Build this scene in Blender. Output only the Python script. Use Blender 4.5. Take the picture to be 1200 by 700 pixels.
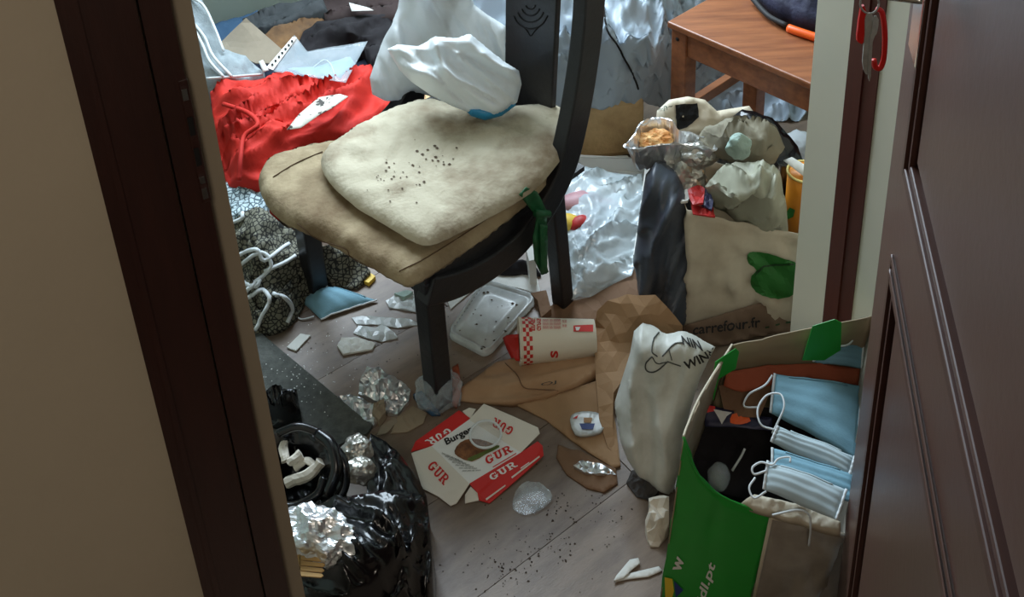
import bpy, bmesh, math, random
import numpy as np
from mathutils import Vector, noise, Matrix
from mathutils.geometry import delaunay_2d_cdt
from mathutils.bvhtree import BVHTree

for o in list(bpy.data.objects):
    bpy.data.objects.remove(o, do_unlink=True)
scene = bpy.context.scene
COL = scene.collection

# ------------------------------------------------------------------ camera
F, CX, CY, H = 1200.0, 600.0, -100.0, 1.7          # photo is the lower crop of an upright phone picture
_n = np.array([136., 2774., 1200.]); _n /= np.linalg.norm(_n)
_up = -_n
_f = np.array([0, 0, 1.]); _fy = _f - _up * _f.dot(_up); _fy /= np.linalg.norm(_fy)
_rx = np.cross(_fy, _up)
B = np.array([_rx, _fy, _up])
CAM = np.array([0, 0, H])
cam = bpy.data.cameras.new('camera')
cam.sensor_width = 36; cam.lens = 36; cam.shift_y = -450 / 1200; cam.clip_start = 0.02
camo = bpy.data.objects.new('camera', cam); COL.objects.link(camo)
mx, my, mz = B @ [1, 0, 0], B @ [0, -1, 0], B @ [0, 0, -1]
camo.matrix_world = Matrix(((mx[0], my[0], mz[0], 0), (mx[1], my[1], mz[1], 0), (mx[2], my[2], mz[2], H), (0, 0, 0, 1)))
scene.camera = camo

# doorway directions: DD runs along the doorway wall, DN points into the room
DD = np.array([.90, .435, 0]); DD /= np.linalg.norm(DD)
DN = np.array([-DD[1], DD[0], 0])
def W(d, n, z=0.): return DD * d + DN * n + np.array([0, 0, z])
ROTZ = math.atan2(DD[1], DD[0])

# ------------------------------------------------------------------ world and light
world = bpy.data.worlds.new('sky'); scene.world = world; world.use_nodes = True
bg = world.node_tree.nodes['Background']; bg.inputs[0].default_value = (.62, .80, 1, 1); bg.inputs[1].default_value = 1.2
scene.view_settings.view_transform = 'Standard'; scene.view_settings.look = 'None'
scene.view_settings.exposure = 0.0; scene.view_settings.gamma = 1.0; scene.view_settings.use_curve_mapping = False
def area_light(name, loc, target, sx, sy, energy, color):
    l = bpy.data.lights.new(name, 'AREA'); l.shape = 'RECTANGLE'; l.size = sx; l.size_y = sy
    l.energy = energy; l.color = color
    o = bpy.data.objects.new(name, l); COL.objects.link(o); o.location = loc
    d = Vector(target) - Vector(loc); o.rotation_euler = d.to_track_quat('-Z', 'Y').to_euler()
    return o
WIN_D, WIN_N = .95, 2.98
area_light('window_daylight', W(WIN_D, WIN_N - .12, 1.65), W(WIN_D - .15, 1.2, .2), 1.5, 1.25, 104, (.74, .88, 1.0))
area_light('unseen_corridor_light', W(-.35, -.75, 2.36), W(-.2, .2, .5), .35, .35, 10, (1.0, .88, .74))  # unseen lamp, added to give the corridor dim warm light

# ------------------------------------------------------------------ pixel helpers
def ray(px, py): return B @ np.array([px - CX, py - CY, F])
def G(px, py, z=0.):
    r = ray(px, py); return CAM + r * ((z - H) / r[2])
def PY(px, py, Y):
    r = ray(px, py); return CAM + r * (Y / r[1])
def PP(px, py, p0, n):
    r = ray(px, py); return CAM + r * (np.dot(np.array(p0) - CAM, n) / np.dot(r, n))

# ------------------------------------------------------------------ materials
def lin(c):
    r = []
    for v in c[:3]:
        v /= 255.; r.append(v / 12.92 if v <= .04045 else ((v + .055) / 1.055) ** 2.4)
    return tuple(r) + (1.,)
MATS = {}
def M(name, rgb, rough=.7, metal=0., var=.12, vs=6., bump=0., bs=40., rgb2=None, lo=.35, hi=.65, spec=.5,
      alpha=1., transl=0., wave=None, vor=None, coat=0., stretch=None, wr=None):
    m = bpy.data.materials.new(name); m.use_nodes = True
    nt = m.node_tree; N = nt.nodes; L = nt.links
    p = N['Principled BSDF']; out = N['Material Output']
    p.inputs['Roughness'].default_value = rough; p.inputs['Metallic'].default_value = metal
    p.inputs['Specular IOR Level'].default_value = spec
    if coat: p.inputs['Coat Weight'].default_value = coat; p.inputs['Coat Roughness'].default_value = .2
    tc = N.new('ShaderNodeTexCoord'); src = tc.outputs['Object']
    if stretch:
        mp = N.new('ShaderNodeMapping'); mp.inputs['Scale'].default_value = stretch[:3]
        if len(stretch) > 3: mp.inputs['Rotation'].default_value = (0, 0, stretch[3])
        L.new(src, mp.inputs[0]); src = mp.outputs[0]
    nz = N.new('ShaderNodeTexNoise'); nz.inputs['Scale'].default_value = vs; nz.inputs['Detail'].default_value = 5
    nz.inputs['Roughness'].default_value = .6
    L.new(src, nz.inputs['Vector'])
    fac = nz.outputs['Fac']
    if vor:
        v = N.new('ShaderNodeTexVoronoi'); v.inputs['Scale'].default_value = vor; v.feature = 'DISTANCE_TO_EDGE'
        L.new(src, v.inputs['Vector']); fac = v.outputs['Distance']; lo, hi = .06, .16
    cr = N.new('ShaderNodeValToRGB')
    a = lin(rgb); b = lin(rgb2) if rgb2 else a
    if rgb2 is None:
        lo, hi = .25, .75
        a2 = tuple(min(1, x * (1 - var)) for x in a[:3]) + (1,); b2 = tuple(min(1, x * (1 + var)) for x in a[:3]) + (1,)
    else: a2, b2 = a, b
    cr.color_ramp.elements[0].position = lo; cr.color_ramp.elements[0].color = a2
    cr.color_ramp.elements[1].position = hi; cr.color_ramp.elements[1].color = b2
    L.new(fac, cr.inputs[0]); L.new(cr.outputs[0], p.inputs['Base Color'])
    if bump:
        n2 = N.new('ShaderNodeTexNoise'); n2.inputs['Scale'].default_value = bs; n2.inputs['Detail'].default_value = 4
        L.new(src, n2.inputs['Vector'])
        bp = N.new('ShaderNodeBump'); bp.inputs['Strength'].default_value = bump; bp.inputs['Distance'].default_value = .01
        L.new(n2.outputs['Fac'], bp.inputs['Height']); L.new(bp.outputs[0], p.inputs['Normal'])
    if wr:                                                 # fine wrinkles: (strength, scale)
        rn = N.new('ShaderNodeTexNoise'); rn.noise_type = 'RIDGED_MULTIFRACTAL'; rn.inputs['Scale'].default_value = wr[1]; rn.inputs['Detail'].default_value = 3
        rn.inputs['Distortion'].default_value = .6
        L.new(src, rn.inputs['Vector'])
        b2 = N.new('ShaderNodeBump'); b2.inputs['Strength'].default_value = wr[0]; b2.inputs['Distance'].default_value = .012
        L.new(rn.outputs['Fac'], b2.inputs['Height'])
        if bump: L.new(bp.outputs[0], b2.inputs['Normal'])
        L.new(b2.outputs[0], p.inputs['Normal'])
    last = p.outputs[0]
    if transl:
        t = N.new('ShaderNodeBsdfTranslucent'); L.new(cr.outputs[0], t.inputs[0])
        mxx = N.new('ShaderNodeMixShader'); mxx.inputs[0].default_value = transl
        L.new(last, mxx.inputs[1]); L.new(t.outputs[0], mxx.inputs[2]); last = mxx.outputs[0]
    if alpha < 1:
        t = N.new('ShaderNodeBsdfTransparent'); mxx = N.new('ShaderNodeMixShader'); mxx.inputs[0].default_value = alpha
        L.new(t.outputs[0], mxx.inputs[1]); L.new(last, mxx.inputs[2]); last = mxx.outputs[0]
    L.new(last, out.inputs[0])
    MATS[name] = m
    return m

M('wall_paint', (176, 164, 144), .8, var=.06, vs=3, bump=.05, bs=90)
M('room_paint', (178, 190, 178), .85, var=.05, vs=3)
M('ceiling_paint', (205, 203, 196), .9, var=.04)
M('frame_brown', (46, 20, 14), .45, var=.25, vs=8, bump=.06, bs=60, coat=.15, stretch=(8, 8, .8))
M('jamb_brown', (84, 40, 32), .45, var=.15, vs=8, stretch=(8, 8, .8))
M('jamb_cream', (222, 218, 200), .6, var=.04, vs=4)
M('reveal_beige', (146, 134, 114), .7, var=.08, vs=5)
M('door_brown', (82, 56, 48), .36, var=.10, vs=3, bump=.03, bs=80, spec=.6)
M('door_moulding', (72, 45, 37), .4, var=.2, vs=6)
M('chrome', (200, 200, 198), .18, 1.0, var=.05)
M('steel_dull', (150, 150, 146), .42, .45, var=.2, vs=30)
M('key_red', (196, 30, 24), .35)
M('hole_black', (8, 7, 7), .9)
M('laminate', (132, 114, 98), .4, rgb2=(94, 76, 62), vs=3.2, lo=.42, hi=.74, bump=.06, bs=60, stretch=(2.2, 7, 7))
M('laminate_b', (126, 109, 94), .42, rgb2=(90, 72, 59), vs=3.2, lo=.40, hi=.74, bump=.06, bs=60, stretch=(2.2, 7, 7))
M('laminate_c', (140, 122, 106), .38, rgb2=(100, 82, 68), vs=3.2, lo=.43, hi=.76, bump=.06, bs=60, stretch=(2.2, 7, 7))
M('subfloor', (60, 48, 40), .8)
M('corridor_floor', (120, 100, 84), .5)
M('mat_grey', (86, 88, 84), .95, var=.4, vs=60, bump=.3, bs=200)
M('dirt', (62, 50, 42), .95, var=.3, vs=50)
M('chair_black', (26, 26, 30), .42, var=.3, vs=20, bump=.08, bs=90)
M('canvas', (186, 177, 154), .9, rgb2=(124, 106, 82), vs=8, lo=.46, hi=.74, bump=.2, bs=130, wr=(.3, 8))
M('canvas_dirty', (112, 92, 66), .92, rgb2=(166, 149, 118), vs=8, lo=.36, hi=.66, bump=.2, bs=120, wr=(.3, 9))
M('seam_brown', (88, 66, 44), .9)
M('stain', (74, 58, 42), .9)
M('foam', (216, 186, 138), .95, rgb2=(150, 118, 80), vs=5, lo=.5, hi=.8, bump=.2, bs=120)
M('sheet_grey', (160, 174, 186), .5, var=.05, vs=4, spec=.6, wr=(.25, 7), stretch=(1, .5, .7))
M('red_cloth', (212, 38, 20), .78, rgb2=(178, 26, 14), vs=6, bump=.05, bs=200, wr=(.3, 11))
M('navy', (30, 38, 58), .85, var=.3)
M('teal_blue', (44, 76, 104), .85, var=.2)
M('dark_jacket', (52, 56, 58), .8, var=.25)
M('black_cloth', (24, 20, 24), .9, var=.3, vs=20)
M('brown_cloth', (128, 94, 58), .9, rgb2=(74, 54, 38), vs=9)
M('dark_brown', (50, 36, 34), .9, var=.3)
M('grey_knit', (150, 160, 164), .9, var=.2, vs=30, bump=.2, bs=200)
M('white_cloth', (216, 222, 224), .85, var=.06)
M('board_grey', (146, 134, 116), .9, var=.1, vs=20)
M('paper_white', (222, 222, 216), .8, var=.05)
M('paper_print', (212, 206, 192), .8, rgb2=(70, 66, 62), vs=45, lo=.56, hi=.6)
M('scale_fabric', (34, 34, 31), .85, rgb2=(124, 122, 106), vor=95)
M('scale_light', (70, 88, 96), .8, rgb2=(196, 214, 220), vor=85)
M('bag_white', (238, 244, 246), .32, var=.03, transl=.2, alpha=.97, wr=(.8, 13))
M('bag_milky', (226, 232, 234), .32, var=.06, transl=.28, alpha=.9, wr=(.45, 9))
M('bag_blue', (40, 140, 190), .35)
M('clear_plastic', (226, 236, 240), .12, var=.05, alpha=.25, spec=.8)
M('clear_film', (226, 236, 242), .12, rgb2=(200, 214, 224), vs=14, alpha=.3, spec=.9, wr=(.3, 24))
M('clear_bag', (228, 242, 250), .14, var=.08, vs=9, alpha=.5, spec=1.0, transl=.12, wr=(.45, 14))
M('tray_plastic', (222, 228, 228), .25, rgb2=(186, 190, 188), vs=12, alpha=.85, spec=.7)
M('black_bag', (13, 13, 15), .24, var=.3, spec=.5, wr=(.25, 12))
M('black_bag_soft', (64, 70, 80), .4, var=.2, vs=6, wr=(.3, 9))
M('foil', (226, 228, 230), .3, .85, var=.12, vs=10, wr=(.4, 40))
M('foil_dark', (178, 176, 168), .36, .8, var=.2, vs=18, wr=(.4, 40))
M('kraft', (160, 126, 92), .82, var=.12, vs=6, bump=.08, bs=50, wr=(.15, 8))
M('kraft_light', (186, 152, 118), .8, rgb2=(160, 122, 88), vs=5)
M('kraft_dark', (122, 92, 68), .85, var=.18, vs=7)
M('kraft_grey', (150, 134, 112), .85, var=.1, vs=8)
M('bag_cream', (204, 194, 172), .6, rgb2=(176, 160, 136), vs=8, lo=.4, hi=.75, wr=(.25, 10))
M('bag_taupe', (112, 90, 72), .75, var=.2, vs=10)
M('leaf_green', (38, 108, 40), .5, var=.15, vs=10)
M('leaf_line', (24, 62, 26), .6)
M('ink', (26, 24, 24), .7)
M('ink_grey', (70, 72, 68), .7)
M('green_bag', (34, 150, 50), .42, var=.10, vs=5, wr=(.2, 8))
M('bag_inside', (150, 132, 106), .7, var=.15, vs=8)
M('bag_greyfilm', (172, 164, 150), .5, rgb2=(130, 122, 110), vs=8, wr=(.45, 10))
M('mask_blue', (122, 166, 184), .8, var=.06, vs=12, bump=.06, bs=200)
M('mask_pale', (182, 200, 206), .8, var=.05)
M('mask_white', (222, 228, 230), .8, var=.03)
M('gur_red', (206, 32, 26), .5, var=.05)
M('gur_white', (226, 220, 208), .6, var=.05, vs=6)
M('gur_bright', (238, 238, 236), .55, var=.03)
M('burger_brown', (150, 98, 58), .7, rgb2=(90, 52, 32), vs=60)
M('lettuce', (96, 112, 52), .7, var=.3, vs=60)
M('cup_paper', (232, 224, 206), .5, var=.04)
M('cup_red', (202, 40, 30), .5, var=.06)
M('tissue', (216, 208, 194), .9, var=.06)
M('wood_stool', (150, 92, 56), .42, rgb2=(118, 68, 40), vs=5, bump=.04, bs=60, stretch=(1, 9, 9), coat=.2)
M('orange', (238, 96, 26), .4)
M('backpack', (30, 30, 54), .8, var=.4, vs=25, bump=.2, bs=120)
M('ribbon_green', (16, 84, 46), .55, var=.25, vs=20)
M('juice_orange', (222, 138, 34), .45, var=.1, vs=8)
M('juice_rim', (226, 204, 120), .5)
M('packet_red', (176, 38, 36), .5, var=.3, vs=20)
M('packet_yellow', (226, 190, 70), .5)
M('packet_pink', (186, 140, 146), .5, var=.2, vs=20)
M('packet_navy', (44, 44, 70), .5, var=.3, vs=30)
M('food', (184, 116, 48), .7, rgb2=(226, 190, 130), vs=50, lo=.4, hi=.7)
M('rag_olive', (128, 122, 104), .85, var=.18, vs=6, wr=(.4, 12))
M('bag_sage', (176, 176, 156), .5, var=.1, vs=8, transl=.15, wr=(.35, 12))
M('tissue_teal', (150, 172, 162), .7, var=.1)
M('wood_fork', (206, 164, 104), .7, var=.1, vs=10, stretch=(1, 8, 8))
M('rust_red', (150, 70, 40), .8, var=.2)
M('purple', (62, 42, 72), .85, var=.3)
M('logo_yellow', (226, 196, 48), .5)
M('logo_blue', (30, 52, 120), .5)
M('lint', (70, 66, 64), .95, var=.3, vs=60)
M('bag_hanger', (226, 227, 220), .4, rgb2=(190, 190, 180), vs=9, transl=.2, alpha=.97, wr=(.2, 9))
M('key_steel', (158, 158, 152), .4, .1, var=.25, vs=60)
M('pot_clear', (235, 240, 242), .1, var=.03, alpha=.12, spec=.8)
M('lamp_glass', (240, 226, 200), .4)

# ------------------------------------------------------------------ object helpers
def tag(o, label, cat, group=None, kind=None):
    if label: o['label'] = label
    if cat: o['category'] = cat
    if group: o['group'] = group
    if kind: o['kind'] = kind
    return o
WORLDLOC = {}
def thing(name, label, cat, loc, group=None):
    o = bpy.data.objects.new(name, None); COL.objects.link(o); o.location = loc; o.empty_display_size = .05
    WORLDLOC[o] = np.array(loc, float)
    return tag(o, label, cat, group)
def obj(name, V, Fc, mat, parent=None, smooth=True, thick=0., bevel=0., label=None, kind=None):
    V = np.array([list(v) for v in V], float)
    if parent is not None and parent not in WORLDLOC: WORLDLOC[parent] = np.array(parent.location)
    lo, hi = V.min(0), V.max(0)
    org = np.array([(lo[0] + hi[0]) / 2, (lo[1] + hi[1]) / 2, lo[2]])
    me = bpy.data.meshes.new(name); me.from_pydata([tuple(v) for v in (V - org)], [], [tuple(int(i) for i in f) for f in Fc]); me.update()
    bm = bmesh.new(); bm.from_mesh(me); bmesh.ops.remove_doubles(bm, verts=bm.verts, dist=1e-6)
    bm.to_mesh(me); bm.free()
    me.materials.append(MATS[mat])
    if smooth: me.polygons.foreach_set('use_smooth', [True] * len(me.polygons))
    o = bpy.data.objects.new(name, me); COL.objects.link(o)
    WORLDLOC[o] = org
    if parent is not None:
        o.parent = parent; o.location = org - WORLDLOC[parent]
    else: o.location = org
    if thick:
        s = o.modifiers.new('thickness', 'SOLIDIFY'); s.thickness = thick; s.offset = -1
    if bevel:
        b = o.modifiers.new('bevel', 'BEVEL'); b.width = bevel; b.segments = 2; b.limit_method = 'ANGLE'
    if label: o['label'] = label
    if kind: o['kind'] = kind
    return o
def struct(name, V, Fc, mat, **k):
    o = obj(name, V, Fc, mat, **k)
    if o.parent is None: o['kind'] = 'structure'
    return o
BOXF = [(0, 3, 2, 1), (4, 5, 6, 7), (0, 1, 5, 4), (1, 2, 6, 5), (2, 3, 7, 6), (3, 0, 4, 7)]
def prism(plan, z0, z1):
    n = len(plan)
    V = [(p[0], p[1], z0) for p in plan] + [(p[0], p[1], z1) for p in plan]
    Fc = [tuple(range(n - 1, -1, -1)), tuple(range(n, 2 * n))] + [(i, (i + 1) % n, n + (i + 1) % n, n + i) for i in range(n)]
    return V, Fc
def dbox(d0, d1, n0, n1, z0, z1): return prism([W(d0, n0), W(d1, n0), W(d1, n1), W(d0, n1)], z0, z1)
def bar(a, b, w, h, side=(0, 0, 1)):
    a, b = np.array(a, float), np.array(b, float); t = b - a; t /= np.linalg.norm(t)
    s = np.cross(t, np.array(side, float)); s /= np.linalg.norm(s); u = np.cross(s, t)
    V = []
    for e in (a, b):
        for i, j in ((-1, -1), (1, -1), (1, 1), (-1, 1)): V.append(e + s * i * w / 2 + u * j * h / 2)
    return V, [(0, 3, 2, 1), (4, 5, 6, 7), (0, 1, 5, 4), (1, 2, 6, 5), (2, 3, 7, 6), (3, 0, 4, 7)]
def spline(P, n):
    P = [np.array(p, float) for p in P]; P = [2 * P[0] - P[1]] + P + [2 * P[-1] - P[-2]]; R = []
    for i in range(1, len(P) - 2):
        for k in range(n):
            t = k / n; a, b, c, d = P[i - 1:i + 3]
            R.append(.5 * (2 * b + (c - a) * t + (2 * a - 5 * b + 4 * c - d) * t * t + (3 * b - a - 3 * c + d) * t ** 3))
    R.append(P[-2]); return R
def tube(P, r, sides=8, n=6, rect=None, sidev=None, closed=False):
    if n > 1: P = spline(P, n)
    P = [np.array(p, float) for p in P]; V = []; Fc = []; m = len(P)
    prev = None
    for i, p in enumerate(P):
        t = P[min(i + 1, m - 1)] - P[max(i - 1, 0)]; t /= (np.linalg.norm(t) + 1e-9)
        ref = np.array(sidev, float) if sidev is not None else (prev if prev is not None else (np.array([0, 0, 1.]) if abs(t[2]) < .9 else np.array([1., 0, 0])))
        s = ref - t * ref.dot(t); s /= (np.linalg.norm(s) + 1e-9); u = np.cross(t, s); prev = s
        rr = r[min(int(i * len(r) / m), len(r) - 1)] if isinstance(r, (list, tuple)) else r
        if rect:
            for a, b in ((-1, -1), (1, -1), (1, 1), (-1, 1)): V.append(p + s * a * rect[0] / 2 + u * b * rect[1] / 2)
        else:
            for k in range(sides):
                an = 2 * math.pi * k / sides; V.append(p + (s * math.cos(an) + u * math.sin(an)) * rr)
    q = 4 if rect else sides
    for i in range(m - 1):
        for k in range(q): Fc.append((i * q + k, i * q + (k + 1) % q, (i + 1) * q + (k + 1) % q, (i + 1) * q + k))
    Fc.append(tuple(range(q - 1, -1, -1))); Fc.append(tuple(range((m - 1) * q, m * q)))
    return V, Fc
def join(parts):
    V, Fc = [], []
    for v, f in parts:
        o = len(V); V += [np.array(x, float) for x in v]; Fc += [tuple(i + o for i in q) for q in f]
    return V, Fc

# crumple noises, all roughly in -1..1
def nz(p, s, seed=0.): return noise.noise(Vector((p[0] * s + seed * 7.1, p[1] * s - seed * 3.3, p[2] * s + seed)))
def soft(p, s, seed): return nz(p, s, seed) + .5 * nz(p, s * 2.1, seed + 3)
def fold(p, s, seed):
    wx = nz(p, s * .6, seed + 9) * .6 / s
    q = (p[0] + wx, p[1] - wx, p[2])
    r1 = max(0, 1 - abs(nz(q, s, seed)) / .26); r2 = max(0, 1 - abs(nz(q, s * 1.9, seed + 5)) / .24); r3 = max(0, 1 - abs(nz(q, s * 3.7, seed + 2)) / .24)
    return 1.0 * r1 * (.6 + .8 * abs(nz(p, s * .7, seed + 1))) + .5 * r2 + .25 * r3 + .6 * nz(p, s * .5, seed + 4) - .45
def facet(p, s, seed):
    q = Vector((p[0] * s + seed * 5.3, p[1] * s + seed * 2.7, p[2] * s))
    d = noise.voronoi(q)[0]; d2 = noise.voronoi(q * 2.2)[0]
    return (d[0] - .45) * 1.3 + .45 * (d2[0] - .45)
_DIR = {}
def crease(p, s, seed):
    """Sharp straight creases: warped triangle waves in random directions."""
    if seed not in _DIR:
        r = random.Random(seed * 17 + 3); L = []
        for i in range(7):
            a = r.uniform(0, math.pi); L.append((math.cos(a), math.sin(a), r.uniform(-.6, .6), r.uniform(.45, 1.0) * (1 if i < 4 else 2.1), r.random(), 1. if i < 4 else .45))
        _DIR[seed] = L
    w = nz(p, s * .45, seed + 6) * .9; h = 0
    for i, (a, b, c, f, ph, am) in enumerate(_DIR[seed]):
        x = (a * p[0] + b * p[1] + c * p[2]) * s * f + ph + w * (1 if i % 2 else -.7)
        m = min(1, max(0, .45 + 1.8 * noise.noise(Vector((p[0] * s * .5 + i * 9.7, p[1] * s * .5 + seed, p[2] * s * .5)))))
        h += am * m * (abs(2 * (x - math.floor(x)) - 1) * 2 - 1)
    return h * .6
def cloth(p, s, seed): return .55 * fold(p, s, seed) + .6 * crease(p, s * 1.1, seed) + .4 * nz(p, s * .45, seed + 8)
def jit(p, s, seed): return max(-1, min(1, 2.2 * nz(p, 173.3, seed) + .8 * nz(p, s, seed)))
def drape(p, s, seed):
    wx = nz(p, s * .5, seed + 9) * .8 / s
    q = (p[0] + wx, p[1] - wx, p[2] + wx); h = 0
    for f, a, e in ((1, 1., 0), (1.7, .6, 5), (3.1, .3, 2)):
        r = 1 - min(1, abs(nz(q, s * f, seed + e)) / .3); h += a * r * r * (3 - 2 * r) if e == 0 else a * r
    return h + .5 * nz(p, s * .5, seed + 4) - .6
KIND = dict(jit=jit, drape=drape, crease=crease, cloth=cloth, soft=soft, fold=fold, facet=facet)

def tri_px(poly, res):
    bd = []
    n = len(poly)
    for i in range(n):
        a, b = np.array(poly[i], float), np.array(poly[(i + 1) % n], float)
        k = max(1, int(round(np.linalg.norm(b - a) / res)))
        for j in range(k): bd.append(a + (b - a) * j / k)
    bd = np.array(bd); nb = len(bd)
    rnd = random.Random(int(poly[0][0] * 13 + poly[0][1]))
    xs = np.arange(bd[:, 0].min(), bd[:, 0].max(), res); ys = np.arange(bd[:, 1].min(), bd[:, 1].max(), res * .87)
    pts = np.array([(x + (res / 2 if j % 2 else 0) + rnd.uniform(-.2, .2) * res, y + rnd.uniform(-.2, .2) * res) for j, y in enumerate(ys) for x in xs])
    if len(pts):
        x, y = pts[:, 0], pts[:, 1]; ins = np.zeros(len(pts), bool)
        dm = np.full(len(pts), 1e9)
        for i in range(nb):
            a, b = bd[i], bd[(i + 1) % nb]
            c = (a[1] > y) != (b[1] > y)
            with np.errstate(divide='ignore', invalid='ignore'):
                ins ^= c & (x < (b[0] - a[0]) * (y - a[1]) / (b[1] - a[1]) + a[0])
            dm = np.minimum(dm, np.hypot(x - a[0], y - a[1]))
        pts = pts[ins & (dm > res * .55)]
    allp = np.vstack([bd, pts]) if len(pts) else bd
    r = delaunay_2d_cdt([Vector(p) for p in allp], [(i, (i + 1) % nb) for i in range(nb)], [], 1, 1e-4)
    vs = np.array([tuple(v) for v in r[0]])
    dist = np.full(len(vs), 1e9)
    for i in range(nb):
        a, b = bd[i], bd[(i + 1) % nb]; ab = b - a
        t = np.clip(((vs - a) @ ab) / (ab @ ab + 1e-9), 0, 1)
        dist = np.minimum(dist, np.hypot(*(vs - (a + t[:, None] * ab)).T))
    return vs, [tuple(f) for f in r[2]], dist
def smooth_poly(poly, n):
    if n <= 1: return poly
    P = [np.array(p, float) for p in poly]; m = len(P); R = []
    for i in range(m):
        a, b, c, d = P[i - 1], P[i], P[(i + 1) % m], P[(i + 2) % m]
        for k in range(n):
            t = k / n
            R.append(.5 * (2 * b + (c - a) * t + (2 * a - 5 * b + 4 * c - d) * t * t + (3 * b - a - 3 * c + d) * t ** 3))
    return R
def rbf(cp, cz, q):
    cp = np.array(cp, float); cz = np.array(cz, float)
    D = np.hypot(cp[:, None, 0] - cp[None, :, 0], cp[:, None, 1] - cp[None, :, 1])
    A = D + np.eye(len(cp)) * -2.0
    m = cz.mean(); w = np.linalg.lstsq(A, cz - m, rcond=None)[0]
    Dq = np.hypot(q[:, None, 0] - cp[None, :, 0], q[:, None, 1] - cp[None, :, 1])
    return np.clip(Dq @ w + m, cz.min() - .01, cz.max() + .02)
def patch(name, mat, outline, z=.01, ctrl=(), amp=.0, sc=20, kind='fold', seed=0, res=6, thick=.0015, parent=None,
          plane=None, bulge=0., back=None, floor=None, sm=1, smooth=True, edge=12., zmin=None, label=None, tagk=None, along=None, stretch=4.):
    """A sheet (or closed lump) whose outline is traced on the photo and lies on real heights z or on a plane."""
    ol = [(p[0], p[1], p[2] if len(p) > 2 else z) for p in outline]
    ol = [tuple(p) for p in smooth_poly(ol, sm)]
    vs, fs, dist = tri_px([(p[0], p[1]) for p in ol], res)
    cp = [(p[0], p[1]) for p in ol] + [(c[0], c[1]) for c in ctrl]; cz = [p[2] for p in ol] + [c[2] for c in ctrl]
    prof = np.sqrt(np.clip(1 - (1 - np.clip(dist / edge, 0, 1)) ** 2, 0, 1))
    V = []
    fn = KIND[kind]
    if plane is not None:
        n = np.array(plane[1], float); n /= np.linalg.norm(n)
        base = [PP(v[0], v[1], plane[0], n) for v in vs]
    else:
        zz = rbf(cp, cz, vs) if (ctrl or len({p[2] for p in ol}) > 1) else np.full(len(vs), ol[0][2])
        n = np.array([0, 0, 1.]); base = [G(v[0], v[1], h) for v, h in zip(vs, zz)]
    if along is not None:                                  # folds run along this picture direction on the surface
        cxy = vs.mean(0); cz_ = G(cxy[0], cxy[1], .1)[1]
        g2 = (lambda x, y: PP(x, y, plane[0], n)) if plane is not None else (lambda x, y: G(x, y, float(np.mean(cz))))
        dv_ = g2(cxy[0] + along[0], cxy[1] + along[1]) - g2(cxy[0], cxy[1]); dv_ /= np.linalg.norm(dv_)
    for b, pr in zip(base, prof):
        q = b if along is None else b - dv_ * (b.dot(dv_)) * (1 - 1 / stretch)
        c = fn(q, sc, seed) * amp if amp else 0
        p = b + n * (bulge * pr + c * (.35 + .65 * pr))
        if zmin is not None and p[2] < zmin: p[2] = zmin + (zmin - p[2]) * .1
        V.append(p)
    # face the camera
    def facing(f):
        a, b_, c_ = (np.array(V[i]) for i in f[:3]); return np.cross(b_ - a, c_ - a).dot(CAM - a) > 0
    fs = [f if facing(f) else f[::-1] for f in fs]
    if floor is not None or back is not None:
        N = len(V); V2 = []
        for i, (b, pr) in enumerate(zip(base, prof)):
            if floor is not None: V2.append(np.array([V[i][0], V[i][1], min(floor, V[i][2] - .001)]))
            else:
                c = fn(b + 3.1, sc, seed + 4) * amp if amp else 0
                if dist[i] < 1e-3: V2.append(np.array(V[i]) - n * .001)
                else: V2.append(b - n * (back * pr + c * pr * .6))
            if zmin is not None and floor is None and V2[-1][2] < zmin: V2[-1][2] = zmin
        cnt = {}
        for f in fs:
            for k in range(len(f)):
                e = (f[k], f[(k + 1) % len(f)]); cnt[e] = 1
        side = [(a, N + a, N + b, b)[::-1] for (a, b) in cnt if (b, a) not in cnt]
        fs = fs + [tuple(N + i for i in f[::-1]) for f in fs] + [tuple(s[::-1]) for s in side]
        V = V + V2; thick = 0
    return obj(name, V, fs, mat, parent, smooth, thick, label=label, kind=tagk)
def blob(name, mat, c, r, amp=.15, sc=30, kind='facet', seed=0, sub=4, parent=None, zmin=None, smooth=True, rot=0.):
    bm = bmesh.new(); bmesh.ops.create_icosphere(bm, subdivisions=sub, radius=1)
    c = np.array(c, float); r = np.array(r, float); V = []
    cr, sr = math.cos(rot), math.sin(rot); fn = KIND[kind]
    for v in bm.verts:
        u = np.array(v.co); p = u * r; d = 1 + amp * fn(c + p, sc, seed)
        p = p * d; p = np.array([p[0] * cr - p[1] * sr, p[0] * sr + p[1] * cr, p[2]]) + c
        if zmin is not None and p[2] < zmin: p[2] = zmin
        V.append(p)
    Fc = [tuple(v.index for v in f.verts) for f in bm.faces]; bm.free()
    return obj(name, V, Fc, mat, parent, smooth)
def tubepx(name, mat, pts, r, parent=None, n=6, sides=6, label=None):
    return obj(name, *tube([G(*p) for p in pts], r, sides, n), mat, parent, label=label)
def quadmap(c):
    c = [np.array(p, float) for p in c]
    return lambda u, v: (c[0] * (1 - u) + c[1] * u) * (1 - v) + (c[3] * (1 - u) + c[2] * u) * v
def bvh_of(o):
    dg = bpy.context.evaluated_depsgraph_get(); me = o.data
    off = WORLDLOC[o]
    return BVHTree.FromPolygons([tuple(np.array(v.co) + off) for v in me.vertices], [tuple(p.vertices) for p in me.polygons])
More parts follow.
